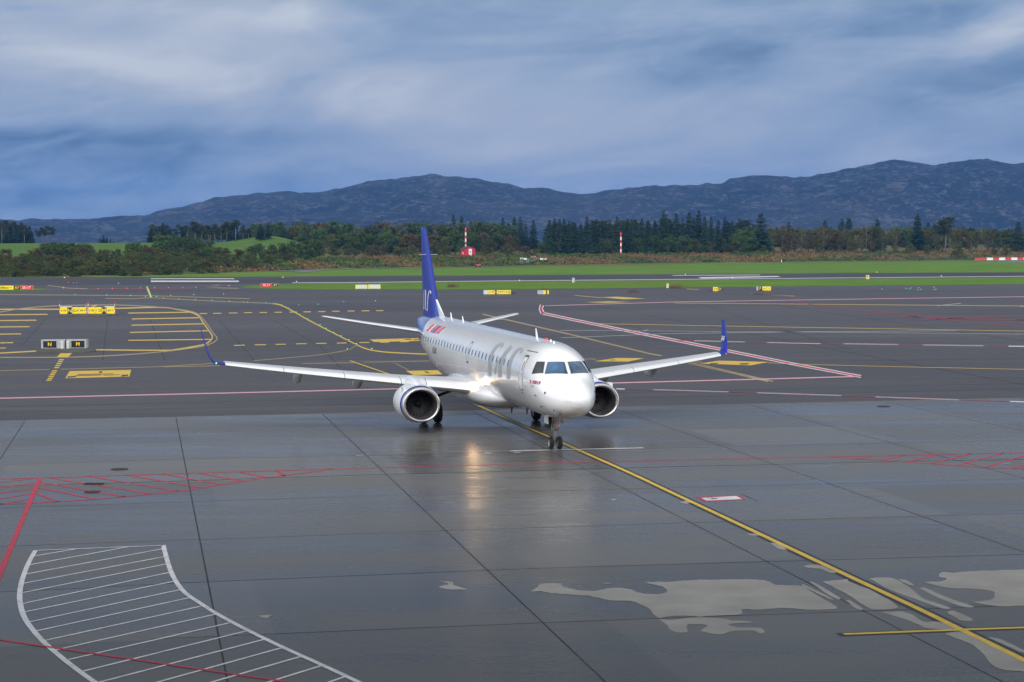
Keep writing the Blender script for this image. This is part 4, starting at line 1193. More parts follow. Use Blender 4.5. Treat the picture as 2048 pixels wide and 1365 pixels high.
# antennas and beacon along the crown
for s, hgt, l in ((3.4, .46, .26), (24.2, .36, .22), (20.8, .30, .10)):
    zt = section(s)[0]
    mb = MB(); mb.loft([[(x_ * k_, s + l * .5 * y_ * k_ + lean, zt - .03 + zz) for x_, y_ in ((.03, -1), (.045, 0), (.02, 1), (-.02, 1), (-.045, 0), (-.03, -1))] for k_, zz, lean in ((1, 0, 0), (.6, hgt * .8, .18), (.4, hgt, .24))])
    mb.build('blade_antenna', M['decal_white'], plane, smooth=40)
zt = section(1.55)[0]
mb = MB(); mb.lathe([(-.02, .07), (.03, .07), (.07, .05), (.09, 0)], (0, 1.55, zt), 'z', 14); mb.build('beacon_light', M['nav_red'], plane, smooth=50)
mb = MB(); mb.lathe([(-.02, .05), (.07, .03), (.08, 0)], (0, .7, section(.7)[0]), 'z', 10); mb.build('small_antenna', M['decal_white'], plane); mb = MB(); mb.lathe([(-.02, .05), (.07, .03), (.08, 0)], (0, .1, section(.1)[0]), 'z', 10); mb.build('small_antenna', M['decal_white'], plane)

# ---- lifting surfaces
def airfoil(n=11):
    """closed loop from trailing edge over the top to the nose and back: (chord fraction, thickness fraction)"""
    xs_ = [0.5 * (1 + math.cos(math.pi * i / n)) for i in range(n + 1)]
    def th(x): return 5 * (.2969 * math.sqrt(x) - .1260 * x - .3516 * x * x + .2843 * x ** 3 - .1036 * x ** 4)
    return [(x, th(x)) for x in xs_] + [(x, -th(x) * .75) for x in reversed(xs_[:-1])][:-1]


AF = airfoil()


def foil_ring(x, le, c, z, t, inc=0.0, camber=0.0, up=(0, 0, 1)):
    """section with its leading edge at (x, le, z), chord c running aft, thickness along `up`"""
    out = []
    for a, b_ in AF:
        h = b_ * t * c + camber * c * 4 * a * (1 - a)
        out.append((x + up[0] * h, le + a * c, z + up[2] * h - a * c * inc))
    return out


def lift(tab, y):
    return lerp_tab(tab, y)


CH = [(1.0, 6.3), (1.6, 5.8), (4.6, 4.05), (13.3, 1.62)]
for side in (-1, 1):
    ysec = [1.2, 1.75, 2.4, 3.2, 3.72, 3.745, 4.0, 4.9, 4.925, 6.0, 7.55, 7.575, 9.0, 10.45, 10.475, 12.0, 13.1, 13.3]
    gaps = {(1.75, 2.4): 0}
    rings = []
    for y in ysec:
        le = 10.35 + (y - 1.6) * .512; z = 1.99 + (y - 1.6) * .0905 + max(0, y - 8) ** 2 * .0022
        rings.append(foil_ring(y * side, le, lift(CH, y), z - .04, lift([(1.2, .15), (5, .135), (13.3, .13)], y), lift([(1.2, .02), (5, -.005), (13.3, -.05)], y), .022))
    mb = MB(); nP = len(AF)
    mb.loft(rings)
    n_f = (len(ysec) - 1) * nP
    for f in range(len(mb.f)):
        if f < n_f:
            i, k_ = divmod(f, nP); y0, y1 = ysec[i], ysec[i + 1]
            fracs = (AF[k_][0] + AF[(k_ + 1) % nP][0]) / 2
            upper = k_ < nP // 2 + 2
            if fracs < .16 and y1 - y0 < .05: mb.m[f] = 2
            elif fracs < (.17 if upper else .06) and y0 > 1.7 and not (3.7 < y0 < 4.9): mb.m[f] = 1
    wing = mb.build('wing', [M['wing'], M['slat'], M['gap']], plane, smooth=35)
    # blended winglet
    W_ = [(13.3, 16.34, 1.62, 0), (13.62, 16.62, 1.45, 10), (13.86, 16.95, 1.28, 35), (14.02, 17.35, 1.12, 62), (14.12, 17.75, .98, 76), (14.24, 18.3, .78, 80), (14.33, 18.75, .58, 82), (14.36, 18.95, .42, 82)]
    zz = [3.11, 3.135, 3.23, 3.46, 3.80, 4.33, 4.75, 4.92]
    mb = MB(); mb.loft([foil_ring(y * side, le, c, z, .10, .02, 0, (-math.sin(R(a)) * side, 0, math.cos(R(a)))) for (y, le, c, a), z in zip(W_, zz)])
    wl_ = mb.build('winglet', M['blue'], wing, smooth=40)
    vs, fs = text_mesh('SAS', .34, .01)
    mb = MB(); mb.add([((14.045 - .055 + (p[1] * .18)) * side - .0 * side, 18.10 + p[0] * (1 if side > 0 else -1), 3.92 + p[1]) for p in vs], fs)
    mb.build('winglet_lettering', M['decal_white'], wl_)
    mb = MB(); mb.lathe([(-.07, 0), (-.05, .03), (.02, .045), (.10, .03)], (13.72 * side, 16.78, 3.15), 'y', 10); mb.build('navigation_light', M['nav_green'] if side < 0 else M['nav_red'], wing, smooth=50)
    # flap track fairings
    for y, l in ((6.55, 3.0), (9.55, 2.5)):
        s0 = 10.35 + (y - 1.6) * .512 + lift(CH, y) * .50; z0 = 1.99 + (y - 1.6) * .0905 - .28
        rg = []
        for q, w_, h_, dz_ in ((0, .02, .02, .12), (.08, .10, .12, .06), (.22, .17, .24, -.02), (.45, .19, .34, -.10), (.7, .16, .30, -.16), (.9, .09, .18, -.20), (1, .02, .03, -.20)):
            rg.append([(y * side + w_ * math.cos(a), s0 + q * l, z0 + dz_ + h_ * math.sin(a)) for a in (2 * math.pi * k / 16 for k in range(16))])
        mb = MB(); mb.loft(rg); mb.build('flap_track_fairing', M['wing'], wing, smooth=50)
    # landing lamp in the wing root
    mb = MB(); mb.lathe([(-.03, 0), (0, .10), (.06, .17), (.30, .20)], (0, 0, 0), 'y', 18, 0, Matrix.Translation((1.64 * side, 10.10, 2.19)) @ Matrix.Rotation(R(8 * side), 4, 'Z'), 1.5, .85)
    mb.build('landing_light', M['lamp'], wing, smooth=60)
    # engine
    ex_, es, ez = 4.50 * side, 8.62, 1.43
    mb = MB(); mb.lathe([(.30, .885), (.46, .915), (.8, .955), (1.4, .985), (2.1, .97), (2.8, .90), (3.35, .79), (3.33, .74), (3.0, .72)], (ex_, es, ez), 'y', 56, 0, None, 1.06, .97)
    eng = mb.build('engine', M['nacelle'], plane, smooth=50)
    mb = MB(); mb.lathe([(.50, .668), (.34, .672), (.20, .692), (.09, .728), (.025, .768), (0, .802), (.015, .838), (.07, .866), (.18, .886), (.31, .896)], (ex_, es, ez), 'y', 56, 0, None, 1.06, .97); mb.build('inlet_lip', M['lip'], eng, smooth=60)
    mb = MB(); mb.lathe([(.34, .902), (.47, .923), (.53, .930), (.40, .90)], (ex_, es, ez), 'y', 56, 0, None, 1.06, .97); mb.build('blue_band', M['blue'], eng, smooth=60)
    mb = MB(); mb.lathe([(.49, .669), (.9, .680), (1.6, .69)], (ex_, es, ez), 'y', 48, 0, None, 1.06, .97); mb.lathe([(1.55, .70), (1.56, .0)], (ex_, es, ez), 'y', 48); mb.build('inlet_duct', M['duct'], eng, smooth=60)
    mb = MB()
    for k in range(24):
        T = Matrix.Translation((ex_, es + 1.15, ez)) @ Matrix.Rotation(2 * math.pi * k / 24, 4, 'Y')
        prof = [(.20, .10, .02), (.42, .095, .055), (.67, .085, .085)]
        vs = []
        for r_, ch, tw in prof:
            vs += [(-ch * .55, -tw, r_), (ch * .55, tw, r_), (ch * .55, tw + .012, r_), (-ch * .55, -tw + .012, r_)]
        mb.add(vs, [(0, 1, 5, 4), (1, 2, 6, 5), (2, 3, 7, 6), (3, 0, 4, 7), (4, 5, 9, 8), (5, 6, 10, 9), (6, 7, 11, 10), (7, 4, 8, 11), (8, 9, 10, 11)], 0, T)
    mb.lathe([(-.42, 0), (-.36, .06), (-.2, .14), (0, .20), (.1, .21)], (ex_, es + 1.15, ez), 'y', 24, 1)
    mb.build('fan', [M['blade'], M['dark_metal']], eng, smooth=35)
    mb = MB(); mb.lathe([(2.9, .60), (3.4, .56), (4.0, .44), (4.02, .40), (3.8, .36), (4.5, .12), (4.6, 0)], (ex_, es, ez), 'y', 36); mb.build('exhaust_nozzle', M['exhaust'], eng, smooth=50)
    # small strake and bleed outlet on the nacelle
    mb = MB(); mb.box((ex_ - .70, es + 1.0, ez + .72), (.16, .5, .20), 0); mb.build('strake', M['nacelle'], eng) if side > 0 else mb.build('strake', M['nacelle'], eng)
    if side > 0: eng.children[-1].location = (1.40, 0, 0)
    # pylon, a tapering fairing from the nacelle crown to the wing
    rg = []
    for s, w_, zb_, zt_ in ((9.35, .03, 2.28, 2.33), (9.7, .16, 2.2, 2.44), (10.3, .23, 2.05, 2.56), (11.0, .26, 1.95, 2.64), (11.7, .27, 1.9, 2.66), (12.6, .25, 1.9, 2.45), (13.8, .18, 1.95, 2.3), (15.0, .05, 2.05, 2.2)):
        zc_, h_ = (zb_ + zt_) / 2, (zt_ - zb_) / 2
        rg.append([(ex_ + w_ * math.copysign(abs(math.cos(a)) ** .6, math.cos(a)), s, zc_ + h_ * math.copysign(abs(math.sin(a)) ** .6, math.sin(a))) for a in (2 * math.pi * k / 20 for k in range(20))])
    mb = MB(); mb.loft(rg); mb.build('pylon', M['nacelle'], plane, smooth=50)
    # tailplane
    mb = MB(); mb.loft([foil_ring(x * side, le, c, z, .10, 0.0, 0) for x, le, c, z in ((.45, 29.5, 3.7, 3.98), (.9, 29.85, 3.45, 4.03), (3.5, 31.7, 2.4, 4.42), (5.85, 33.38, 1.5, 4.80), (6.04, 33.62, 1.15, 4.83))])
    mb.m = [0] * len(mb.m)
    for f in range(4 * len(AF)):
        k_ = f % len(AF)
        if (AF[k_][0] + AF[(k_ + 1) % len(AF)][0]) / 2 < .08: mb.m[f] = 1
    mb.build('tailplane', [M['wing'], M['slat']], plane, smooth=35)
    # main gear
    gx, gy = 2.97 * side, 14.64
    mb = MB(); mb.tube([(gx, gy, .50), (gx, gy, 1.2)], .085, 14); mb.tube([(gx, gy, 1.1), (gx + .05 * side, gy, 2.2)], .13, 14); mb.tube([(gx - .42, gy, .50), (gx + .42, gy, .50)], .07, 12)
    mb.tube([(gx, gy - .12, .62), (gx, gy - .42, .92), (gx, gy - .12, 1.2)], .04, 8)
    gear = mb.build('main_gear', M['strut'], plane, smooth=40)
    mb = MB(); mb.tube([(gx, gy, 1.25), (gx - 1.3 * side, gy - .2, 1.75), (gx - 1.9 * side, gy - .25, 1.85)], .075, 10); mb.tube([(gx - .4 * side, gy - .1, 1.72), (gx - 1.25 * side, gy - .22, 1.62)], .05, 8); mb.build('side_brace', M['dark_metal'], gear, smooth=40)
    mb = MB(); mb.box((gx + .34 * side, gy, 1.55), (.04, .95, .85)); mb.build('gear_door', M['nacelle'], gear)
    for o_ in (-.36, .36):
        mb = MB(); mb.lathe([(-.19, .30), (-.195, .42), (-.15, .49), (-.06, .52), (.06, .52), (.15, .49), (.195, .42), (.19, .30)], (gx + o_, gy, .52), 'x', 32)
        wh = mb.build('wheel', M['tyre'], gear, smooth=50)
        mb = MB(); mb.lathe([(-.15, 0), (-.16, .12), (-.10, .20), (-.17, .29), (.17, .29), (.10, .20), (.16, .12), (.15, 0)], (gx + o_, gy, .52), 'x', 24); mb.build('wheel_hub', M['hub'], wh, smooth=40)

# fin with its dorsal fillet and lettering
def fin_ring(z, le, te, t):
    return [(b_ * t, le + a * (te - le), z) for a, b_ in [(x, y if i <= 11 else y / .75) for i, (x, y) in enumerate(AF)]]
mb = MB(); mb.loft([fin_ring(z, le, te, t) for z, le, te, t in ((4.7, 27.95, 33.2, .50), (5.2, 28.25, 33.25, .48), (6.0, 28.80, 33.35, .44), (8.0, 30.46, 33.62, .34), (9.8, 31.98, 33.86, .22), (10.1, 32.24, 33.90, .19), (10.2, 32.5, 33.88, .12))])
fin = mb.build('tail_fin', M['blue'], plane, smooth=40)
mb = MB()
mb.loft([[(-.012, 26.2, 4.98), (.012, 26.2, 4.98), (.012, 26.25, 4.90), (-.012, 26.25, 4.90)], [(-.05, 27.5, 5.42), (.05, 27.5, 5.42), (.11, 27.5, 4.85), (-.11, 27.5, 4.85)], [(-.05, 28.78, 5.93), (.05, 28.78, 5.93), (.20, 28.78, 4.8), (-.20, 28.78, 4.8)]])
mb.build('dorsal_fillet', M['skin'], plane, smooth=60)
mb = MB(); mb.tube([(-.55, 31.35, 8.55), (.55, 31.35, 8.55)], .012, 6); mb.build('static_wick', M['decal_white'], fin)


def fin_x(s, z):
    le = lerp_tab([(5.2, 28.25), (6, 28.8), (8, 30.46), (9.8, 31.98)], z); te = lerp_tab([(5.2, 33.25), (6, 33.35), (8, 33.62), (9.8, 33.86)], z); t = lerp_tab([(5.2, .48), (6, .44), (8, .34), (9.8, .22)], z)
    x = min(max((s - le) / (te - le), 0), 1)
    return 5 * (.2969 * math.sqrt(x) - .1260 * x - .3516 * x * x + .2843 * x ** 3 - .1036 * x ** 4) * t


def fin_stroke(mb, pts, w):
    P = []
    for p, q in zip(pts, pts[1:]):
        for i in range(6): P.append((p[0] + (q[0] - p[0]) * i / 6, p[1] + (q[1] - p[1]) * i / 6))
    P.append(pts[-1])
    for sd_ in (-1, 1):
        vs = []
        for p in P:
            for o_ in (-w / 2, 0, w / 2): vs.append(((fin_x(p[0] + o_, p[1]) + .012) * sd_, p[0] + o_, p[1]))
        mb.add(vs, [(i * 3 + k, i * 3 + k + 1, i * 3 + k + 4, i * 3 + k + 3) for i in range(len(P) - 1) for k in range(2)])


mb = MB()
fin_stroke(mb, [(30.75, 5.30), (30.66, 5.20), (30.55, 5.24), (30.46, 5.45), (30.36, 5.85), (30.2, 6.2), (29.95, 6.42), (29.72, 6.42), (29.6, 6.26)], .22)
fin_stroke(mb, [(31.25, 5.25), (31.28, 5.8), (31.2, 6.45)], .26); fin_stroke(mb, [(31.75, 5.25), (31.6, 5.8), (31.32, 6.45)], .16)
fin_stroke(mb, [(32.75, 5.35), (32.6, 5.22), (32.48, 5.35), (32.4, 5.75), (32.3, 6.15), (32.1, 6.4), (31.9, 6.42)], .22)
mb.build('tail_lettering', M['decal_white'], fin, fix=False)
# nose gear
mb = MB(); mb.tube([(0, 0, .30), (0, -.02, .95)], .055, 12); mb.tube([(0, -.02, .85), (0, -.12, 1.75)], .085, 12); mb.tube([(-.20, 0, .30), (.20, 0, .30)], .045, 10)
mb.tube([(0, -.05, 1.15), (0, -.55, 1.7)], .05, 8); mb.tube([(0, .1, .45), (0, .28, .68), (0, .08, .9)], .03, 8); mb.box((0, -.06, .92), (.34, .16, .10)); mb.tube([(-.16, -.05, .98), (-.12, -.08, 1.6)], .022, 6); mb.tube([(.16, -.05, .98), (.12, -.08, 1.6)], .022, 6)
ng = mb.build('nose_gear', M['strut'], plane, smooth=40)
for o_ in (-.20, .20):
    mb = MB(); mb.lathe([(-.095, .17), (-.10, .23), (-.07, .28), (0, .30), (.07, .28), (.10, .23), (.095, .17)], (o_, 0, .30), 'x', 28)
    wh = mb.build('wheel', M['tyre'], ng, smooth=50)
    mb = MB(); mb.lathe([(-.075, 0), (-.08, .08), (-.055, .12), (-.085, .17), (.085, .17), (.055, .12), (.08, .08), (.075, 0)], (o_, 0, .30), 'x', 20); mb.build('wheel_hub', M['hub'], wh, smooth=40)
for sd_ in (-1, 1):
    mb = MB(); mb.box((.36 * sd_, .15, 1.38), (.03, .75, .42), 0); d_ = mb.build('gear_door', M['nacelle'], ng)
    for k_ in (-.15, .12):
        mb = MB(); mb.lathe([(0, 0), (0, .05), (.05, .055)], (.11 * sd_, -.20, .93), 'y', 12); 
    mb.build('taxi_light', M['hub'], ng)
mb = MB(); mb.lathe([(0, 0), (-.02, .025), (.02, .03)], (.13, -.22, 1.10), 'y', 10); mb.build('indicator_light', M['nav_red'], ng)
mb = MB(); mb.tube([(-.3, 4.2, 1.52), (-.3, 4.25, 1.25)], [.05, .03], 8); mb.build('drain_mast', M['dark_metal'], plane); mb = MB(); mb.tube([(.1, 9.2, 1.2), (.1, 9.3, .88)], [.05, .03], 8); mb.build('drain_mast', M['dark_metal'], plane)

# real lamps in the two wing roots: their light runs down the wet concrete towards the terminal
for side in (-1,):
    ld = bpy.data.lights.new('landing_lamp', 'SPOT'); lo = bpy.data.objects.new('landing_lamp', ld); COL.objects.link(lo)
    ld.energy = 30.0; ld.spot_size = R(34); ld.spot_blend = 0.9; ld.shadow_soft_size = 0.30; ld.color = (1.0, 0.62, 0.32)
    lo.parent = plane; lo.location = (1.64 * side, 9.95, 2.19)
    lo.rotation_euler = Vector((-0.17, -1, -0.06)).normalized().to_track_quat('-Z', 'Y').to_euler()
# ------------------------------------------------------------------ signs
def sign(l, r, vb, vt, panels, label, cat='sign', foot=0.14, depth=0.32, back=None, yaw=0.0, pad=0.03, tops=()):
    """an internally lit airfield sign; panels = (from, to, face material, text, text material) across its width"""
    base = G((l + r) / 2, vb); sc = base.y / FPX
    w = (r - l) * sc; h = (vb - vt) * sc
    root = empty('airfield_sign', base, yaw); tag(root, label, cat)
    f = foot * h if foot < 1 else foot
    mb = MB().box((0, depth / 2, f + (h - f) / 2), (w, depth, h - f)); mb.build('housing', M[back or 'housing'], root)
    nfeet = max(2, int(w / 1.4) + 1)
    for k_ in range(nfeet):
        mb = MB(); x = -w / 2 + w * (k_ + .5) / nfeet; mb.tube([(x, depth / 2, 0), (x, depth / 2, f)], .045, 8); mb.box((x, depth / 2, .01), (.2, .2, .02)); mb.build('foot', M['fixture'], root)
    for a, b_, m, txt, tm_ in panels:
        x0, x1 = -w / 2 + a * w + pad, -w / 2 + b_ * w - pad
        ph = h - f - 2 * pad
        mb = MB().box(((x0 + x1) / 2, -.012, f + (h - f) / 2), (x1 - x0, .024, ph)); p = mb.build('face_panel', M[m], root)
        if txt:
            vs, fs = text_mesh(txt, 1.0, .012)
            if vs:
                xs_ = [q[0] for q in vs]; ys_ = [q[1] for q in vs]
                tw, th_ = max(xs_) - min(xs_), max(ys_) - min(ys_)
                k_ = min((x1 - x0) * .84 / tw, ph * .62 / th_); kx = min((x1 - x0) * .84 / tw, k_ * 1.15)
                cx, cy = (max(xs_) + min(xs_)) / 2, (max(ys_) + min(ys_)) / 2
                mb = MB(); mb.add([((x0 + x1) / 2 + (q[0] - cx) * kx, -.030, f + (h - f) / 2 + (q[1] - cy) * k_) for q in vs], fs)
                mb.build('sign_lettering', M[tm_], p, fix=False)
    for a, b_, hh in tops:
        mb = MB().box((-w / 2 + (a + b_) / 2 * w, depth / 2, h + hh * h / 2), ((b_ - a) * w, depth * .9, hh * h)); mb.build('cable_box', M['housing_pale'], root)
    return root


def island(l, r, v, depth_px, label):
    base = G((l + r) / 2, v); w = (r - l) * base.y / FPX / 2
    n0, n1 = G((l + r) / 2, v - depth_px), G((l + r) / 2, v + depth_px); d = (n0.y - n1.y) / 2
    mb = MB(); N_ = 40
    def ring(k_, z): return [(w * k_ * math.copysign(abs(math.cos(a)) ** .7, math.cos(a)), d * k_ * math.copysign(abs(math.sin(a)) ** .7, math.sin(a)), z) for a in (2 * math.pi * i / N_ for i in range(N_))]
    mb.loft([ring(1.0, 0.0), ring(.98, .10), ring(.90, .15), ring(.3, .17)])
    o = mb.build('sign_island', M['island'], loc=base, smooth=40); tag(o, label, 'kerbed island')


M['island'] = mat('weedy_island', (0.055, 0.058, 0.045), 0.85, noise=(1.2, 0.45))
Y_, K_, R_ = 'sign_yellow', 'sign_black', 'sign_red'
AL, AR, AUR, AUL, AU = '\u2190', '\u2192', '\u2197', '\u2196', '\u2191'
island(115, 233, 631.5, 2.0, 'low weedy island under the two long yellow direction signs')
sign(119.5, 173.2, 630.0, 614.8, [(0, .28, Y_, AL + 'W', K_), (.28, .47, K_, 'N', Y_), (.47, .72, Y_, 'G' + AUR, K_), (.72, 1, Y_, 'W' + AR, K_)], 'yellow taxiway direction sign reading W N G W with black letters', 'direction sign', .10, .35, tops=((.02, .45, .10),))
sign(175, 229.5, 630.0, 614.6, [(0, .29, Y_, AL + 'W', K_), (.29, .52, Y_, AUL + 'G', K_), (.52, .70, K_, 'M', Y_), (.70, 1, Y_, 'W' + AR, K_)], 'yellow taxiway direction sign reading W G M W with black letters', 'direction sign', .10, .35, tops=((.62, .97, .10),))
for px, vt, lab in ((119.8, 603, 'at the outer end of the W N G W sign'), (172.6, 606.5, 'between the two long yellow signs, shorter of the pair'), (176.6, 601.5, 'between the two long yellow signs, taller of the pair'), (229.6, 602, 'at the outer end of the W G M W sign')):
    b_ = G(px, 631.8); sc = b_.y / FPX; hgt = (631.8 - vt) * sc
    root = empty('marker_pole', b_); tag(root, 'thin banded pole ' + lab, 'marker pole', 'marker poles round the yellow signs')
    n_ = 5
    for k_ in range(n_):
        mb = MB().tube([(0, 0, hgt * k_ / n_), (0, 0, hgt * (k_ + 1) / n_)], .035, 8); mb.build('pole_band', M['pole_red' if k_ % 2 == 0 else 'pole_white'], root)
island(74, 190, 703.8, 3.2, 'low grey island under the black N and M boxes')


def box_sign(l, r, vb, vt, fl, fr, txt, label, stub):
    base = G((l + r) / 2, vb); sc = base.y / FPX; w = (r - l) * sc; h = (vb - vt) * sc
    root = empty('stand_box', base, 0); tag(root, label, 'letter sign')
    mb = MB().box((0, .45, h * .56), (w, .9, h * .80)); mb.box((0, .45, h * .975), (w * 1.02, .94, h * .05)); mb.build('housing', M['housing'], root)
    for x in (-w * .42, -w * .1, w * .2, w * .42):
        mb = MB().box((x, .2, h * .08), (.10, .12, h * .16)); mb.build('foot', M['fixture'], root)
    x0, x1 = (fl - (l + r) / 2) * sc, (fr - (l + r) / 2) * sc
    mb = MB().box(((x0 + x1) / 2, -.015, h * .55), (x1 - x0, .03, h * .66)); p = mb.build('face_panel', M['sign_black'], root)
    vs, fs = text_mesh(txt, 1.0, .012)
    k_ = h * .36 / .70
    mb = MB(); mb.add([((x0 + x1) / 2 + q[0] * k_, -.036, h * .55 + q[1] * k_) for q in vs], fs); mb.build('sign_lettering', M['sign_yellow'], p, fix=False)
    for zf in (.905, .19): mb = MB().box(((x0 + x1) / 2, -.010, h * zf), (x1 - x0 + .06, .06, h * .03)); mb.build('face_frame', M['housing_pale'], root)
    xs_ = (stub - (l + r) / 2) * sc
    mb = MB().tube([(xs_, -.05, 0), (xs_, -.05, h * .82)], .16, 14); mb.lathe([(h * .82, .17), (h * .86, .14), (h * .88, 0)], (xs_, -.05, 0), 'z', 14); mb.build('junction_post', M['housing_pale'], root, smooth=40)


box_sign(82.5, 129.5, 700.5, 680.0, 86.5, 113, 'N', 'grey box sign with a yellow N on black', 125)
box_sign(133, 173, 700.0, 679.6, 143, 169, 'M', 'grey box sign with a yellow M on black', 136.5)
sign(-6, 66, 580.6, 571.6, [(0, .46, Y_, '2086m' + AR, K_), (.46, .645, K_, 'A7', Y_), (.645, 1, R_, '35-17', 'sign_white')], 'long sign reading 2086m, black A7 and red 35-17 on the grass island', 'runway sign', .08)
sign(521.5, 557, 574.6, 567.2, [(0, .64, R_, '35-17', 'sign_white'), (.64, 1, K_, 'A7', Y_)], 'short red 35-17 and black A7 sign at the tip of the grass strip', 'runway sign', .08)
sign(711, 735, 579.0, 570.0, [(0, .12, Y_, '', K_), (.12, .9, 'housing_pale', '', K_), (.9, 1, Y_, '', K_)], 'blank pale back of a sign at the grass edge, first of two by the tail', 'sign', .10, back='housing_pale')
sign(736.5, 761, 579.0, 569.6, [(0, .10, Y_, '', K_), (.10, .92, 'housing_pale', '', K_), (.92, 1, Y_, '', K_)], 'blank pale back of a sign at the grass edge, second of two', 'sign', .10, back='housing_pale')
sign(967, 1022, 590.0, 580.6, [(0, .16, 'housing_pale', '', K_), (.16, .41, Y_, AR + 'Y', K_), (.41, .49, K_, 'G', Y_), (.49, .76, Y_, AUR + 'TT', K_), (.76, 1, Y_, AU + 'G', K_)], 'low wide yellow taxiway sign with black G panel behind the tailplane tip', 'direction sign', .10)
sign(1075, 1098, 590.0, 581.0, [(0, .5, 'housing', '', K_), (.5, .72, Y_, '', K_), (.72, .86, K_, 'C', Y_), (.86, 1, Y_, '', K_)], 'small half grey half yellow sign beside a dead weed tuft', 'direction sign', .10)
sign(1426, 1442, 583.6, 574.6, [(0, .58, Y_, AL + 'F', K_), (.58, 1, K_, 'D', Y_)], 'small yellow and black sign on a weedy strip, the narrower of two', 'direction sign', .10)
sign(1513, 1542, 582.6, 573.4, [(0, .12, 'housing', '', K_), (.12, .4, K_, 'F', Y_), (.4, 1, Y_, AL + AU + AR, K_)], 'black F and yellow arrow sign out on the open asphalt', 'direction sign', .10)
sign(1732, 1738.5, 559.2, 550.8, [(0, .7, Y_, '7', K_), (.7, 1, 'housing_pale', '', K_)], 'tiny amber distance sign on the runway edge', 'distance sign', .06)
sign(1333, 1337.5, 577.6, 567.4, [(0, .45, Y_, '', K_), (.45, 1, 'housing_pale', '', K_)], 'thin grey and yellow post sign beside a straw tuft', 'sign', .08)
sign(1144.6, 1149.4, 566.2, 556.2, [(0, .5, 'housing_pale', '', K_), (.5, 1, 'housing', '', K_)], 'small pale cabinet standing on the runway edge line', 'cabinet', .05)
X, Y, Z = ground_pt(1563.5, 812)
root = empty('marker_post', (X, Y, Z)); tag(root, 'lone white marker post beside the far service road', 'marker post')
MB().tube([(0, 0, 0), (0, 0, 1.0)], .16, 10).build('post_shaft', M['pole_white'], root); MB().tube([(0, 0, 1.0), (0, 0, 1.15)], [.17, .08], 10).build('post_cap', M['housing'], root)

# ------------------------------------------------------------------ airfield lights
def airfield_light(u, v, m, label, group, size=0.20, name='taxiway_light', z=None):
    p = G(u, v)
    k_ = max(.7, p.y / 420.0)
    mb = MB(); mb.lathe([(0, .20 * k_), (.04, .20 * k_), (.05, .15 * k_)], (0, 0, 0), 'z', 12, 0); mb.lathe([(.05, .11 * k_ * size / .2), (.10 * k_, .09 * k_ * size / .2), (.15 * k_, .04 * k_), (.16 * k_, 0)], (0, 0, 0), 'z', 12, 1)
    o = mb.build(name, [M['fixture'], M[m]], loc=(p.x, p.y, .008), smooth=50); tag(o, label, 'airfield light', group)


sb = [(127, 577.0, .26), (196, 578.5, .17), (225, 578.1, .17), (253, 577.7, .17), (281, 577.3, .17), (309, 576.9, .17), (337, 576.4, .17), (366, 576.0, .17), (392, 575.6, .17), (458, 572.4, .26)]
for i, (u, v, s_) in enumerate(sb):
    if s_ > .2: airfield_light(u, v, 'light_red', 'brighter red light set apart ' + ('near the sign with 2086m on it' if u < 200 else 'near the short 35-17 sign'), 'red stop bar lights', s_, 'stop_bar_light')
    else: airfield_light(u, v, 'light_red', 'red light in the evenly spaced row across the taxiway by the runway', 'red stop bar lights', s_, 'stop_bar_light')
for u, v in ((137, 565.8), (147, 567.2), (154, 566.8), (432, 571.6), (450, 559.5)): airfield_light(u, v, 'nav_red', 'dim red light out on the runway entrance', 'dim red lights', .12, 'runway_light')
for j in range(7):
    q = j / 6; airfield_light(294.6 + q * 7.4, 575.4 + q * 19, 'light_green', 'green light in the short bright yellow bar by the stop bar', 'green lights along the lead-in bar', .16)
gl = [(237, 568), (150.3, 590.6), (213.5, 591.4), (261, 592.8), (291, 594.6), (313, 594.2), (327, 597.6), (341.5, 592.2), (358, 599), (387.5, 590.5), (391, 600.3), (424, 602), (447, 589.4), (459, 603.8), (487, 605.4), (495, 605.6), (532, 607.4), (636, 609.8), (687.5, 604.8), (751, 602.8), (598, 611.5)]
for u, v in gl: airfield_light(u, v, 'light_green', 'green inset light scattered along the faint taxi curve lines', 'green taxiway lights on the far asphalt', .15)
for u, v in ((563, 611.2), (577, 617.8), (600, 631), (616, 640), (640, 651.2), (652.5, 658.5), (668, 667.5), (682, 674), (697.5, 681.8), (712.7, 689.5), (743.5, 699.4), (695, 700.4)): airfield_light(u, v, 'light_green', 'green inset light on the bright yellow line left of the tail' if False else 'green inset light on the bright yellow line that bends towards the tail', 'green lights on the bending yellow line', .13)
for u, v in ((1764, 579.4), (1812, 578.6), (1818, 579.8), (1822, 577.6), (1838, 577), (1842, 580), (1868, 575.8), (1868.5, 581), (1872, 579.8), (1836, 581)): airfield_light(u, v, 'light_green', 'tiny green light in the loose cluster on the asphalt below the red and white barrier', 'cluster of green lights', .12)
for u, v in ((129, 556.4), (566, 555.8), (593, 564.4), (1039, 561.6), (1370.5, 549.8), (1465, 557), (1753.5, 545.6), (1882.5, 553)): airfield_light(u, v, 'light_amber', 'small amber light on the runway edge', 'amber runway edge lights', .17, 'runway_edge_light')

# ------------------------------------------------------------------ hut, masts, vehicle, barriers beyond the runway
def far_base(px, vb, Y):
    """ground point at bearing px and distance Y, and metres per photo pixel there"""
    X, Y, Z = ground_pt(px, Y); return Vector((X, Y, Z)), Y / FPX


def seat_y(px, vb, y0=560, y1=1000):
    """distance at which the terrain lies on the sight line through (px, vb)"""
    best = None
    for i in range(400):
        Y = y0 + (y1 - y0) * i / 399; P = at_depth(px, vb, Y)
        if P.z <= terrain(P.x, P.y): return Y
    return y1


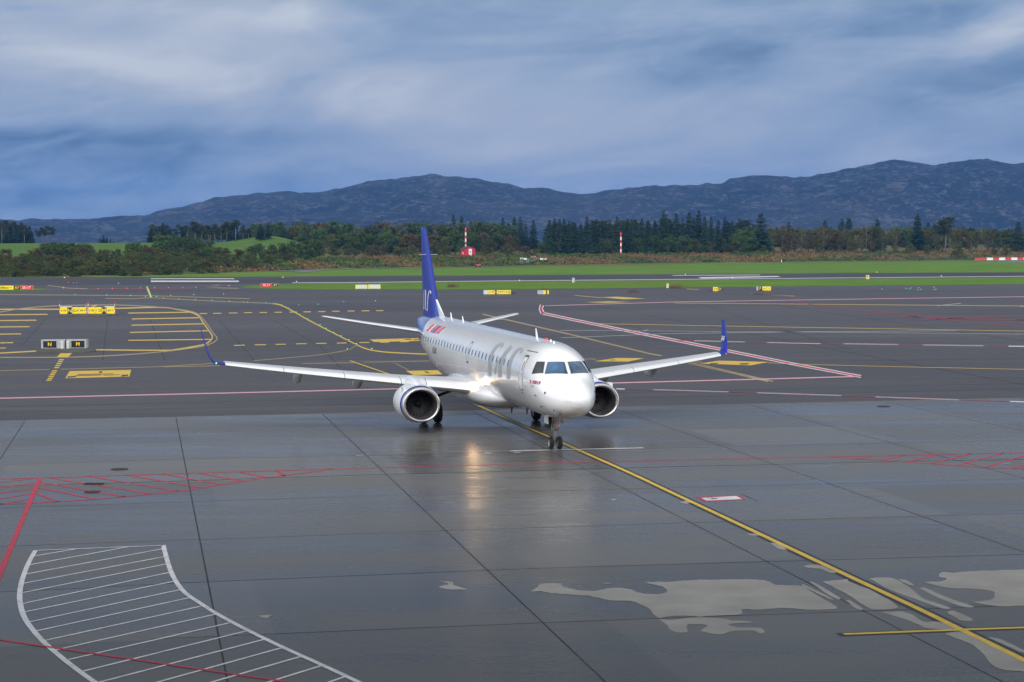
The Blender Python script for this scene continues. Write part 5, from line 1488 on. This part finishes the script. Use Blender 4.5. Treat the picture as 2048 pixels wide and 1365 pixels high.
def mast(px, vb, vt, bands, label, Yd):
    p, sc = far_base(px, vb, Yd); top = at_depth(px, vt, Yd).z; hgt = top - p.z
    root = empty('banded_mast', p); tag(root, label, 'mast', 'red and white masts')
    for k_ in range(bands):
        a, b_ = hgt * k_ / bands, hgt * (k_ + 1) / bands
        mb = MB().tube([(0, 0, a), (0, 0, b_)], .30, 12); mb.build('mast_band', M['pole_red' if (bands - 1 - k_) % 2 == 0 else 'pole_white'], root, smooth=40)
    MB().tube([(0, 0, hgt), (0, 0, hgt + .5)], [.22, .10], 10).build('mast_lamp', M['nav_red'], root, smooth=40)


hutY = 778
p, sc = far_base(937, 513, hutY)
hz_ = at_depth(937, 513, hutY).z; ht = at_depth(937, 494, hutY).z
p.z = min(p.z, hz_)
mast(932.6, 500, 459, 9, 'red and white banded mast rising behind the red hut', hutY + 6)
mast(1242.6, 508, 468, 7, 'red and white banded mast standing alone before the dark spruces', 830)
hut = empty('red_hut', p, R(28)); tag(hut, 'small red hut with a white door and dark roof', 'hut')
wx, wy, eh = 4.5, 3.6, 3.5 + (hz_ - p.z)
b0 = hz_ - p.z
mb = MB()
mb.add([(-wx / 2, -wy / 2, 0), (wx / 2, -wy / 2, 0), (wx / 2, wy / 2, 0), (-wx / 2, wy / 2, 0), (-wx / 2, -wy / 2, eh - .55), (wx / 2, -wy / 2, eh - .55), (wx / 2, wy / 2, eh - .55), (-wx / 2, wy / 2, eh - .55), (0, -wy / 2, eh + .25), (0, wy / 2, eh + .25)],
       [(0, 1, 5, 8, 4), (1, 2, 6, 5), (2, 3, 7, 9, 6), (3, 0, 4, 7)])
mb.build('wall', M['hut_red'], hut)
mb = MB()
for s_ in (-1, 1):
    mb.add([(0, -wy / 2 - .2, eh + .27), (0, wy / 2 + .2, eh + .27), (s_ * (wx / 2 + .25), wy / 2 + .2, eh - .66), (s_ * (wx / 2 + .25), -wy / 2 - .2, eh - .66), (0, -wy / 2 - .2, eh + .40), (0, wy / 2 + .2, eh + .40), (s_ * (wx / 2 + .25), wy / 2 + .2, eh - .53), (s_ * (wx / 2 + .25), -wy / 2 - .2, eh - .53)],
           [(0, 1, 2, 3), (4, 5, 6, 7), (0, 3, 7, 4), (1, 2, 6, 5), (2, 3, 7, 6)])
mb.build('roof', M['hut_roof'], hut)
d_ = MB().box((.1, -wy / 2 - .03, b0 + 1.5), (1.35, .06, 2.7)).build('door', M['pole_white'], hut)
MB().lathe([(-.05, .22), (0, .22), (0, 0)], (.1, -wy / 2 - .07, b0 + 1.75), 'y', 16).build('door_plate', M['hut_roof'], d_)
MB().box((-wx / 2 - .03, -.2, b0 + 1.2), (.06, .6, .9)).build('side_panel', M['pole_white'], hut)

# small red vehicle parked on the service road
X, Y, Z = ground_pt(957, 714)
v_ = empty('utility_vehicle', (X, Y, Z + .1), R(12)); tag(v_, 'tiny red utility vehicle parked on the far service road under the hut', 'vehicle')
mb = MB()
prof = [(-.75, .35), (.75, .35), (.78, .75), (.55, .98), (-.55, .98), (-.78, .75)]
mb.loft([[(x * .95, -1.1, z) for x, z in prof], [(x, -.95, z) for x, z in prof], [(x, .95, z) for x, z in prof], [(x * .95, 1.1, z) for x, z in prof]]); mb.build('body', M['hut_red'], v_, smooth=30)
mb = MB()
for x in (-.6, .6):
    for y in (-.35, .7): mb.tube([(x, y, .95), (x * .9, y * .9, 1.75)], .04, 6)
mb.box((0, .15, 1.78), (1.3, 1.2, .06)); mb.build('roll_cage', M['gap'], v_)
mb = MB().box((0, .2, 1.15), (1.1, .4, .5)); mb.build('seat', M['gap'], v_)
for x in (-.45, .45): MB().lathe([(0, 0), (0, .10), (.05, .12)], (x, -1.12, .72), 'y', 12).build('headlight', M['decal_white'], v_)
for x in (-.72, .72):
    for y in (-.72, .72):
        wv = MB().lathe([(-.11, .20), (-.12, .33), (.12, .33), (.11, .20)], (x, y, .33), 'x', 18).build('wheel', M['tyre'], v_, smooth=50)


def barrier(u, v, wpx, hpx, Yd, m, label, group, stripes=False):
    X, Y, Z = ground_pt(u, Yd); sc = Y / FPX; w, hgt = wpx * sc, hpx * sc
    mb = MB()
    prof = [(-.32, 0), (.32, 0), (.32, .18), (.14, .5), (.12, 1), (-.12, 1), (-.14, .5), (-.32, .18)]
    mb.loft([[(-w / 2 + .01, y, z * hgt) for y, z in prof], [(w / 2 - .01, y, z * hgt) for y, z in prof]])
    for q in (-.25, .25): mb.box((w * q, -.33, hgt * .1), (w * .12, .04, hgt * .14), 1)
    for q in (-.3, 0, .3): mb.tube([(w * q, -.16, hgt * .75), (w * q, -.145, hgt * .75)], .12 * hgt, 8, 1)
    o = mb.build('traffic_barrier', [M[m], M['gap']], loc=(X, Y, Z + .05)); tag(o, label, 'barrier', group)


g_ = 'barrier blocks at the far path'
for u, lab in ((1044.5, 'first white block from the hut'), (1051.5, 'second white block from the hut')): barrier(u, 524, 6.4, 3.6, 765, 'pole_white', lab + ' at the far path entrance', g_)
for u, lab in ((1062.5, 'first orange block from the hut'), (1069.5, 'second orange block from the hut')): barrier(u, 524, 6.2, 3.2, 775, 'barrier_orange', lab + ' between the white blocks', g_)
for u, lab in ((1084, 'third white block from the hut'), (1091, 'fourth white block from the hut')): barrier(u, 524, 6.4, 4.0, 770, 'pole_white', lab + ' at the far path entrance', g_)
words_ = ['first', 'second', 'third', 'fourth', 'fifth', 'sixth', 'seventh', 'eighth', 'ninth']
for i in range(9):
    barrier(1955.5 + 12.2 * i, 520, 11.9, 5.4, 842, 'pole_red' if i % 4 < 2 and i < 2 or (i > 1 and i % 2 == 1) else 'pole_white', words_[i] + ' water barrier in the red and white row, counted from the runway sign side', 'red and white water barriers')

# ------------------------------------------------------------------ trees
def leaf_quad(mb, c, size, r, mi=1, flat=0.0):
    n = Vector((r.gauss(0, 1), r.gauss(0, 1), r.gauss(0, 1) + flat)).normalized()
    a = n.orthogonal().normalized(); b_ = n.cross(a)
    t_ = r.uniform(0, 6.28); a, b_ = a * math.cos(t_) + b_ * math.sin(t_), b_ * math.cos(t_) - a * math.sin(t_)
    s1, s2 = size * r.uniform(.7, 1.2), size * r.uniform(.4, .8)
    mb.add([c - a * s1, c - b_ * s2 + n * .1 * size, c + a * s1, c + b_ * s2], [(0, 1, 2, 3)], mi)


def crown_trunk(kind, seed):
    """unit-height tree: returns (trunk builder, crown builder)"""
    r = random.Random(seed); T, C = MB(), MB()
    if kind == 'spruce':
        T.tube([(0, 0, -.06), (0, 0, .3), (0, 0, .95)], [.020, .015, .003], 7)
        z = r.uniform(.05, .12)
        while z < .985:
            q = (z - .05) / .95
            rad = (.245 * (1 - q) ** .72 + .008) * r.uniform(.8, 1.15)
            nb = int(13 - 5 * q)
            ph = r.uniform(0, 6.28)
            for k_ in range(nb):
                if r.random() < .08: continue
                a = ph + 2 * math.pi * k_ / nb + r.uniform(-.25, .25); L_ = rad * r.uniform(.65, 1.15)
                d = Vector((math.cos(a), math.sin(a), 0)); s = Vector((-d.y, d.x, 0))
                b0 = Vector((0, 0, z)); tip = b0 + d * L_ + Vector((0, 0, -.22 * L_)); mid = b0 + d * L_ * .55 + Vector((0, 0, -.02 * L_))
                w_ = L_ * r.uniform(.26, .40)
                C.add([b0, mid - s * w_ + Vector((0, 0, -.22 * L_)), tip, mid + s * w_ + Vector((0, 0, -.22 * L_)), mid], [(0, 1, 4), (1, 2, 4), (2, 3, 4), (3, 0, 4)], 0)
                for _ in range(3): leaf_quad(C, mid + d * r.uniform(-.2, .4) * L_ + s * r.uniform(-.5, .5) * w_ * 2 + Vector((0, 0, -.14 * L_)), .026, r, 0)
            z += .030 + .014 * r.random() + .006 * (1 - q)
    elif kind == 'pine':
        ben = r.uniform(-.03, .03)
        T.tube([(0, 0, -.06), (ben, 0, .45), (ben * 1.4, 0, .92)], [.016, .012, .005], 7)
        for k_ in range(15):
            z = .50 + .47 * (k_ / 15) + r.uniform(-.02, .02); a = r.uniform(0, 6.28); L_ = (.17 * (1 - max(0, (z - .6)) / .5) + .03) * r.uniform(.6, 1.2)
            p0 = Vector((ben * z * 1.4, 0, z)); p1 = p0 + Vector((math.cos(a) * L_, math.sin(a) * L_, .03 + .02 * r.random()))
            T.tube([p0, p1], [.005, .002], 5)
            for _ in range(60):
                q = Vector((r.gauss(0, .05), r.gauss(0, .045), r.gauss(0, .020)))
                leaf_quad(C, p1 + q - (p1 - p0) * r.uniform(0, .7), .026, r, 0, .6)
    elif kind in ('broad', 'bush'):
        bush = kind == 'bush'
        h0 = .02 if bush else r.uniform(.10, .2)
        T.tube([(0, 0, -.06), (r.uniform(-.02, .02), 0, h0 + .12), (r.uniform(-.04, .04), r.uniform(-.03, .03), .62)], [.028, .020, .006], 7)
        nc = 26 if bush else 30
        for k_ in range(nc):
            a = r.uniform(0, 6.28); q = r.random()
            z = (.04 + .82 * q) if bush else (.20 + .70 * q)
            wid = (.42 if bush else .33) * math.sqrt(max(.06, 1 - ((q - .35) / .72) ** 2))
            d = wid * math.sqrt(r.random())
            c = Vector((math.cos(a) * d, math.sin(a) * d, z)); rc = r.uniform(.085, .15) * (1.15 if bush else 1)
            T.tube([(0, 0, min(z * .6, .5)), c * .98], [.008, .002], 4)
            for _ in range(44):
                u = Vector((r.gauss(0, 1), r.gauss(0, 1), r.gauss(0, 1))).normalized() * rc * r.uniform(.55, 1.08)
                leaf_quad(C, c + Vector((u.x, u.y, u.z * .85)), .036, r, 0, .3)
    elif kind == 'slim':      # birch, thin and open
        T.tube([(0, 0, -.06), (r.uniform(-.02, .02), 0, .5), (r.uniform(-.03, .03), 0, .95)], [.014, .010, .003], 6)
        for k_ in range(22):
            z = r.uniform(.30, .95); a = r.uniform(0, 6.28); L_ = (.20 * math.sqrt(max(.05, 1 - abs(z - .6) / .42))) * r.uniform(.4, 1.1)
            p0 = Vector((0, 0, z - .08)); p1 = Vector((math.cos(a) * L_, math.sin(a) * L_, z))
            T.tube([p0, p1], [.005, .0015], 4)
            for _ in range(30):
                leaf_quad(C, p1 + Vector((r.gauss(0, .05), r.gauss(0, .05), r.gauss(0, .045))), .022, r, 0)
    return T, C


TREE_KINDS = {
    'spruce_tree': ('spruce', 'leaf_spruce', 'bark', 5), 'pine_tree': ('pine', 'leaf_pine', 'bark_pale', 4), 'green_tree': ('broad', 'leaf_green', 'bark', 4),
    'olive_tree': ('broad', 'leaf_olive', 'bark', 4), 'autumn_tree': ('broad', 'leaf_brown', 'bark_pale', 4), 'birch_tree': ('slim', 'leaf_brown', 'bark_pale', 4),
    'bush': ('bush', 'leaf_bush', 'bark', 5), 'autumn_bush': ('bush', 'leaf_brown', 'bark', 3)}
PROTO = {}
for nm, (kd, lm, bm_, nvar) in TREE_KINDS.items():
    PROTO[nm] = []
    for k_ in range(nvar):
        T, C = crown_trunk(kd, hash_seed := (sum(map(ord, nm)) * 31 + k_ * 7))
        tm_ = bpy.data.meshes.new('trunk'); tm_.from_pydata(T.v, [], T.f); tm_.materials.append(M[bm_])
        tm_.polygons.foreach_set('use_smooth', [True] * len(tm_.polygons))
        cm_ = bpy.data.meshes.new('crown'); cm_.from_pydata(C.v, [], C.f); cm_.materials.append(M[lm])
        PROTO[nm].append((tm_, cm_))
tree_n = 0


def tree(kind, px, Y, top, label, group, wide=1.0, crown_w=None, cat=None):
    """a tree at bearing px, Y metres out, its top at photo height `top`"""
    global tree_n
    X, Y, Z = ground_pt(px, Y)
    hgt = max(1.0, at_depth(px, top, Y).z - Z)
    root = empty(kind, (X, Y, Z), rng.uniform(0, 6.28))
    tag(root, label, cat or ('bush' if 'bush' in kind else 'tree'), group)
    root.scale = (hgt * wide, hgt * wide, hgt)
    tm_, cm_ = PROTO[kind][tree_n % len(PROTO[kind])]; tree_n += 1
    for n_, me in (('trunk', tm_), ('crown', cm_)):
        o = bpy.data.objects.new(n_, me); COL.objects.link(o); o.parent = root
    return root


def J(a): return rng.uniform(-a, a)


# the dark stand of spruces behind the second mast
for px, top, w in ((1100, 438, .9), (1110, 437, .8), (1120, 438, .8), (1129, 435, .8), (1140, 440, .9), (1151, 444, .9), (1163, 446, .8), (1175, 433.5, .9), (1186, 440, .8), (1194, 437, .9), (1206, 441, .8), (1221, 439, .9), (1235, 433, .9), (1246, 440, .8), (1257, 436, .9), (1271, 437.5, .9), (1284.5, 435, .9), (1297, 441, .9), (1310, 438, .8)):
    tree('spruce_tree', px, 870 + J(22), top, 'dark spruce in the dense stand around and behind the lone red and white mast', 'spruces behind the lone mast', w)
for px, top, w in ((1329, 419, .95), (1341, 437, .8), (1353.5, 426.5, .9), (1366, 436, .8), (1379, 422.5, .9), (1398, 420, .95), (1388, 434, .8), (1410, 432, .8), (1423, 433.5, .8), (1437, 438, .8), (1450.5, 433.5, .9), (1465, 440, .8), (1479.6, 436, .9), (1498, 446, .8)):
    tree('spruce_tree', px, 885 + J(22), top, 'tall dark spruce in the high clump between the lone mast and the brown wood', 'tall spruces past the mast', w)
for k_ in range(30):
    px = 1095 + k_ * 13.6 + J(5)
    tree(rng.choice(['spruce_tree', 'spruce_tree', 'pine_tree']), px, 915 + J(20), 444 + J(7), 'shaded conifer filling the second rank of the dark stand', 'second rank of conifers', 1.6)
tree('spruce_tree', 1522, 905, 424.5, 'broad cone shaped spruce standing above the brown wood', None, 1.5)
tree('spruce_tree', 1835, 905, 427, 'tallest dark spruce rising out of the brown broad-leaved wood', None, 1.15)
tree('spruce_tree', 2036, 890, 443, 'big dark spruce at the edge of the picture beside the barrier row', None, 1.4)
tree('pine_tree', 1891, 880, 436, 'tall pine with a long bare pale trunk above the wood', None, 1.5)
for px, top in ((1578, 444), (1650, 439), (1684, 437), (1698, 435), (1755, 438), (1507, 448), (1856, 443), (1869, 446)):
    tree('spruce_tree', px, 985 + J(10), top, 'dark conifer tip showing over the brown broad-leaved wood', 'conifers behind the brown wood', 1.25)
for k_ in range(22):
    px = 1088 + k_ * 18.6 + J(6)
    tree(rng.choice(['olive_tree', 'green_tree', 'birch_tree', 'olive_tree']), px, 862 + J(8), 478 + J(12), 'low broad-leaved tree growing at the foot of the dark conifer stand', 'low trees under the dark stand', 1.2)
# broad-leaved wood towards the end of the range: autumn trees in front, olive behind
for px, top in ((1481, 460), (1492, 452), (1512, 458), (1540, 462), (1562, 458), (1583, 461), (1604, 457), (1626, 459), (1648, 455), (1668, 458), (1690, 453), (1712, 456), (1733, 448), (1752, 450), (1772, 455), (1793, 457), (1812, 455), (1850, 455), (1872, 454), (1900, 452), (1921, 455), (1942, 458), (1963, 456), (1985, 460), (2008, 458), (2050, 460), (2075, 459)):
    kd = rng.choice(['autumn_tree', 'birch_tree', 'autumn_tree', 'olive_tree', 'birch_tree'])
    tree(kd, px, 925 + J(18), top + J(2), {'autumn_tree': 'rusty brown autumn tree', 'birch_tree': 'thin open birch with browning leaves', 'olive_tree': 'dull olive broad-leaved tree'}[kd] + ' in the front of the wood past the tall spruces', 'brown wood', 1.0 if kd != 'birch_tree' else 1.25)
for k_ in range(44):
    px = 1475 + k_ * 14 + J(6)
    kd = rng.choice(['olive_tree', 'autumn_tree', 'olive_tree', 'birch_tree', 'green_tree'])
    tree(kd, px, 958 + J(16), 458 + J(7), {'autumn_tree': 'brown tree', 'birch_tree': 'bare looking birch', 'olive_tree': 'olive green tree', 'green_tree': 'green leafy tree'}[kd] + ' in the back rank of the broad-leaved wood', 'back rank of the brown wood', 1.1)
for px, top in ((1486, 454), (1502, 462), (1470, 468)): tree('green_tree', px, 872 + J(6), top, 'fresh green tree in front of the dark spruces where the brown wood begins', 'fresh green trees by the spruces', 1.0)
for k_ in range(34):
    px = 1310 + k_ * 22 + J(8)
    tree(rng.choice(['bush', 'birch_tree', 'autumn_bush', 'birch_tree']), px, 872 + J(16), 486 + J(9), 'low scrubby sapling at the foot of the wood above the heath bank', 'saplings at the foot of the wood', 1.0)
# middle wood around the hut
for px, top, w in ((908.5, 427, .75), (925, 430, .8)): tree('spruce_tree', px, 1010, top, 'one of two slim spruces side by side above the wood behind the hut', 'two slim spruces above the hut', w)
for px, top in ((1006.6, 436), (1030, 432), (1042, 433), (1018, 445), (1053, 446)): tree('spruce_tree', px, 985 + J(10), top, 'dark spruce at the gap in the trees beyond the hut', 'spruces beside the gap', .95)
tree('spruce_tree', 1068, 985, 440, 'solitary spruce standing in the gap between the two woods', None, 1.1)
for px, top in ((788, 455), (735, 452), (806, 462), (862, 452)): tree('spruce_tree', px, 900 + J(12), top, 'dark conifer among the autumn trees behind the tail fin', 'conifers behind the tail fin', 1.3)
for px, top, kd in ((705, 446, 'green_tree'), (722, 449, 'autumn_tree'), (748, 450, 'olive_tree'), (765, 445, 'autumn_tree'), (780, 449, 'olive_tree'), (800, 446, 'autumn_tree'), (822, 444, 'olive_tree'), (842, 441, 'green_tree'), (858, 448, 'olive_tree'), (876, 447, 'autumn_tree'), (893, 449, 'olive_tree'), (915, 447, 'olive_tree'),
                    (938, 450, 'autumn_tree'), (960, 441, 'olive_tree'), (975, 447, 'autumn_tree'), (988, 444, 'olive_tree'), (1003, 450, 'green_tree'), (1022, 452, 'olive_tree'), (655, 452, 'green_tree'), (640, 455, 'olive_tree'), (672, 442, 'green_tree'), (690, 444, 'green_tree')):
    tree(kd, px, 955 + J(18), top + J(2), {'autumn_tree': 'rusty autumn tree', 'olive_tree': 'dark olive tree', 'green_tree': 'green leafy tree'}[kd] + ' in the upper rank of the wood behind the tail fin and hut', 'upper wood behind the hut', 1.15)
for k_ in range(30):
    px = 655 + k_ * 12.6 + J(5)
    kd = rng.choice(['autumn_tree', 'olive_tree', 'autumn_tree', 'olive_tree', 'green_tree', 'birch_tree'])
    tree(kd, px, 870 + J(25), 470 + J(10), {'autumn_tree': 'rusty brown tree', 'olive_tree': 'dark olive tree', 'green_tree': 'green tree', 'birch_tree': 'thin browning birch'}[kd] + ' in the front rank of the wood behind the tail fin and hut', 'front of the wood behind the hut', 1.2)
tree('autumn_tree', 819, 842, 468, 'bright rust orange round tree close to the tail fin', None, 1.25)
for k_ in range(24):
    px = 640 + k_ * 18.5 + J(8)
    if 915 < px < 965: continue
    tree(rng.choice(['bush', 'bush', 'autumn_bush']), px, 800 + J(18), 494 + J(6), 'low bush on the heath bank below the middle wood', 'bushes on the bank by the hut', 1.5)
# the tangle of bushes and trees along the runway towards the picture edge
for px, top, w, kd in ((328, 445.5, .9, 'spruce_tree'), (341, 455, .8, 'spruce_tree'), (352, 458, .8, 'spruce_tree'), (377, 452, .8, 'pine_tree'), (393, 443.5, 1, 'pine_tree'), (405, 452, .9, 'pine_tree'), (419, 451, 1, 'pine_tree'), (432, 449, .9, 'pine_tree'), (444, 452, .9, 'pine_tree'), (456, 444, 1, 'pine_tree'), (473, 440.5, 1, 'pine_tree'), (488, 452, .9, 'pine_tree'), (499, 457, .9, 'pine_tree')):
    tree(kd, px, 900 + J(25), top, 'slim conifer in the thin line of conifers on the rise above the long bush belt', 'conifers above the bush belt', w * 1.6)
tree('spruce_tree', 523, 880, 447, 'wide dark conifer beside the small green meadow on the rise', None, 1.7)
tree('spruce_tree', 538, 884, 449, 'second dark conifer touching the wide one by the meadow', None, 1.4)
tree('autumn_tree', 564, 1000, 446, 'brown tree at the back of the small meadow', None, 1.0)
tree('green_tree', 595, 990, 449, 'rounded bright green tree at the back of the small meadow', None, 1.3)
tree('autumn_tree', 622, 1000, 452, 'rust coloured tree between the green trees behind the meadow', None, 1.2)
for px, top in ((608, 460), (632, 458), (648, 464)): tree('green_tree', px, 940 + J(10), top, 'green tree on the slope just past the small meadow', 'green trees past the meadow', 1.2)
for k_ in range(26):
    px = -12 + k_ * 3.1 + J(1.5)
    tree(rng.choice(['spruce_tree', 'pine_tree']), px, 1000 + J(20), 450 + J(9) + max(0, px - 50) * .5, 'dark conifer in the dense grove at the far end of the meadow', 'far grove on the meadow', 1.3)
for px, top in ((77, 461), (88, 455), (96, 452.5), (106.5, 454)): tree('pine_tree', px, 990, top, 'tall thin bare stemmed pine next to the dense far grove', 'thin pines on the meadow', 1.2)
for px, top in ((203, 474), (209, 470), (216, 474), (223, 478), (229, 480)): tree('spruce_tree', px, 990 + J(6), top, 'small conifer in the little clump on the bright meadow', 'little conifer clump', 1.3)
for px, top, w in ((120, 486, 1.5), (105, 488, 1.4), (90, 487, 1.4), (98, 485, 1.3), (112, 484, 1.3), (130, 484, 1.4), (148, 485, 1.4), (165, 486, 1.4), (178, 488, 1.4), (140, 484, 1.5), (158, 487, 1.5), (172, 494, 1.4), (275, 482, 1.3), (262, 487, 1.3), (292, 490, 1.3), (310, 486, 1.2), (330, 478, 1.2), (350, 480, 1.2), (370, 476, 1.2), (392, 482, 1.2), (412, 490, 1.3), (434, 492, 1.5), (452, 496, 1.4), (505, 490, 1.3), (520, 485, 1.2), (548, 488, 1.2), (322, 470, 1.1), (345, 468, 1.1), (362, 470, 1.1), (385, 473, 1.1), (405, 476, 1.1), (420, 480, 1.1), (570, 486, 1.2), (590, 482, 1.2), (612, 480, 1.2), (632, 478, 1.2)):
    kd = rng.choice(['green_tree', 'olive_tree', 'olive_tree', 'green_tree'])
    tree(kd, px, 735 + J(25), top, {'green_tree': 'rounded green tree', 'olive_tree': 'rounded dull olive tree'}[kd] + ' rising above the long bush belt behind the runway', 'trees in the bush belt', w)
for k_ in range(46):
    px = 306 + k_ * 7.6 + J(4)
    kd = rng.choice(['spruce_tree', 'pine_tree', 'olive_tree', 'spruce_tree'] if px < 505 else ['green_tree', 'olive_tree', 'autumn_tree'])
    tree(kd, px, 985 + J(18), (454 if px < 505 else 450) + J(6), {'spruce_tree': 'dark slim conifer', 'pine_tree': 'bare stemmed pine', 'olive_tree': 'olive tree', 'green_tree': 'green leafy tree', 'autumn_tree': 'browning tree'}[kd] + ' in the wood that closes the back of the small meadow', 'wood behind the small meadow', 1.5 if 'spruce' in kd else 1.3)
for row, (Yd, top, n_, w) in enumerate(((6, 534, 52, 1.9), (22, 520, 46, 1.6), (60, 507, 42, 1.3), (110, 496, 38, 1.3))):
    for k_ in range(n_):
        px = -25 + k_ * (680 / n_) + J(6)
        if row == 0 and px > 430: continue
        if row == 1 and px > 520: continue
        if row == 2 and px > 590: continue
        kd = rng.choice(['bush', 'bush', 'autumn_bush', 'bush', 'bush', 'bush'] if row < 3 else ['bush', 'autumn_tree', 'olive_tree', 'bush'])
        tp = top + J(5) + (4 if px < 90 else 0)
        Y0 = 560
        for _k in range(15): Y0 = bank_y((px - 1024) / FPX * Y0)
        tree(kd, px, Y0 + Yd + J(8), tp, {'bush': 'dark green bush', 'autumn_bush': 'brown bush', 'autumn_tree': 'brown tree', 'olive_tree': 'olive tree'}[kd] + [' along the runway side of the long bush belt', ' in the second rank of the long bush belt', ' in the middle of the long bush belt', ' at the back of the long bush belt'][row], 'long bush belt', w)

# heath and scrub on the bank: no one could count it
mbh, mbg = MB(), MB()
r = random.Random(99)
for _ in range(5200):
    px = r.uniform(420, 2120); X = 0; Y = 700
    for _k in range(12): X = (px - 1024) / FPX * Y; Y = bank_y(X) + 4
    Y += 3 + 62 * r.random() ** 1.3; X = (px - 1024) / FPX * Y; Z = terrain(X, Y) - .1
    g = value_noise(X * .05, Y * .05, 4)
    mbx = mbg if g > .42 else mbh
    s = r.uniform(.35, 1.0)
    for _q in range(7):
        leaf_quad(mbx, Vector((X + r.gauss(0, s), Y + r.gauss(0, s), Z + abs(r.gauss(0, .55)) * s + .15)), .42 * s + .1, r, 0, .2)
tag(mbh.build('heath_undergrowth', M['heath'], fix=False), kind='stuff')
tag(mbg.build('scrub_undergrowth', M['heath_green'], fix=False), kind='stuff')
# weeds that stand in the pavement cracks beside the far signs
for u, v, w, hgt, lab in ((906, 575, 1.3, 1.0, 'dry brown weed tuft on the narrow grass strip behind the crown of the cabin'), (1086, 588.6, 1.2, 1.3, 'dead brown weeds leaning on the small half grey sign'), (1349, 577, 1.6, 1.0, 'straw coloured tuft beside the thin post sign'), (1266, 585, 1.2, .6, 'small brown weed tuft alone on the far asphalt'), (1432, 583, 1.6, .5, 'brown weeds round the foot of the narrow yellow and black sign'), (1528, 582.4, 1.6, .35, 'thin weeds under the black F sign'), (1018, 588.6, 1.3, .7, 'dead weeds at the end of the wide yellow sign')):
    p = G(u, v); mb = MB()
    for _ in range(70):
        a = r.uniform(0, 6.28); d = r.random() ** .7 * w; b0 = Vector((math.cos(a) * d, math.sin(a) * d * .6, 0)); t_ = b0 + Vector((r.gauss(0, .25), r.gauss(0, .25), hgt * r.uniform(.4, 1.1)))
        s = Vector((.05, .02, 0)); mb.add([b0 - s, b0 + s, t_], [(0, 1, 2)])
    o = mb.build('weed_tuft', M['weed'] if 'weed' in M else M.setdefault('weed', mat('dry_weed', (0.12, 0.075, 0.045), 0.9, noise=(2, .3))), loc=p, fix=False); tag(o, lab, 'weeds', 'weed tufts in the pavement')

# ------------------------------------------------------------------ render settings
scene.view_settings.view_transform = 'Standard'; scene.view_settings.look = 'None'
scene.view_settings.exposure = 0.2; scene.view_settings.gamma = 1.0; scene.view_settings.use_curve_mapping = False
scene.render.engine = 'CYCLES'
cy = scene.cycles
cy.max_bounces = 8; cy.diffuse_bounces = 3; cy.glossy_bounces = 4; cy.transmission_bounces = 2; cy.volume_bounces = 0; cy.transparent_max_bounces = 4
cy.sample_clamp_indirect = 6.0; cy.sample_clamp_direct = 0.0
cy.use_denoising = True
cy.caustics_reflective = False; cy.caustics_refractive = False
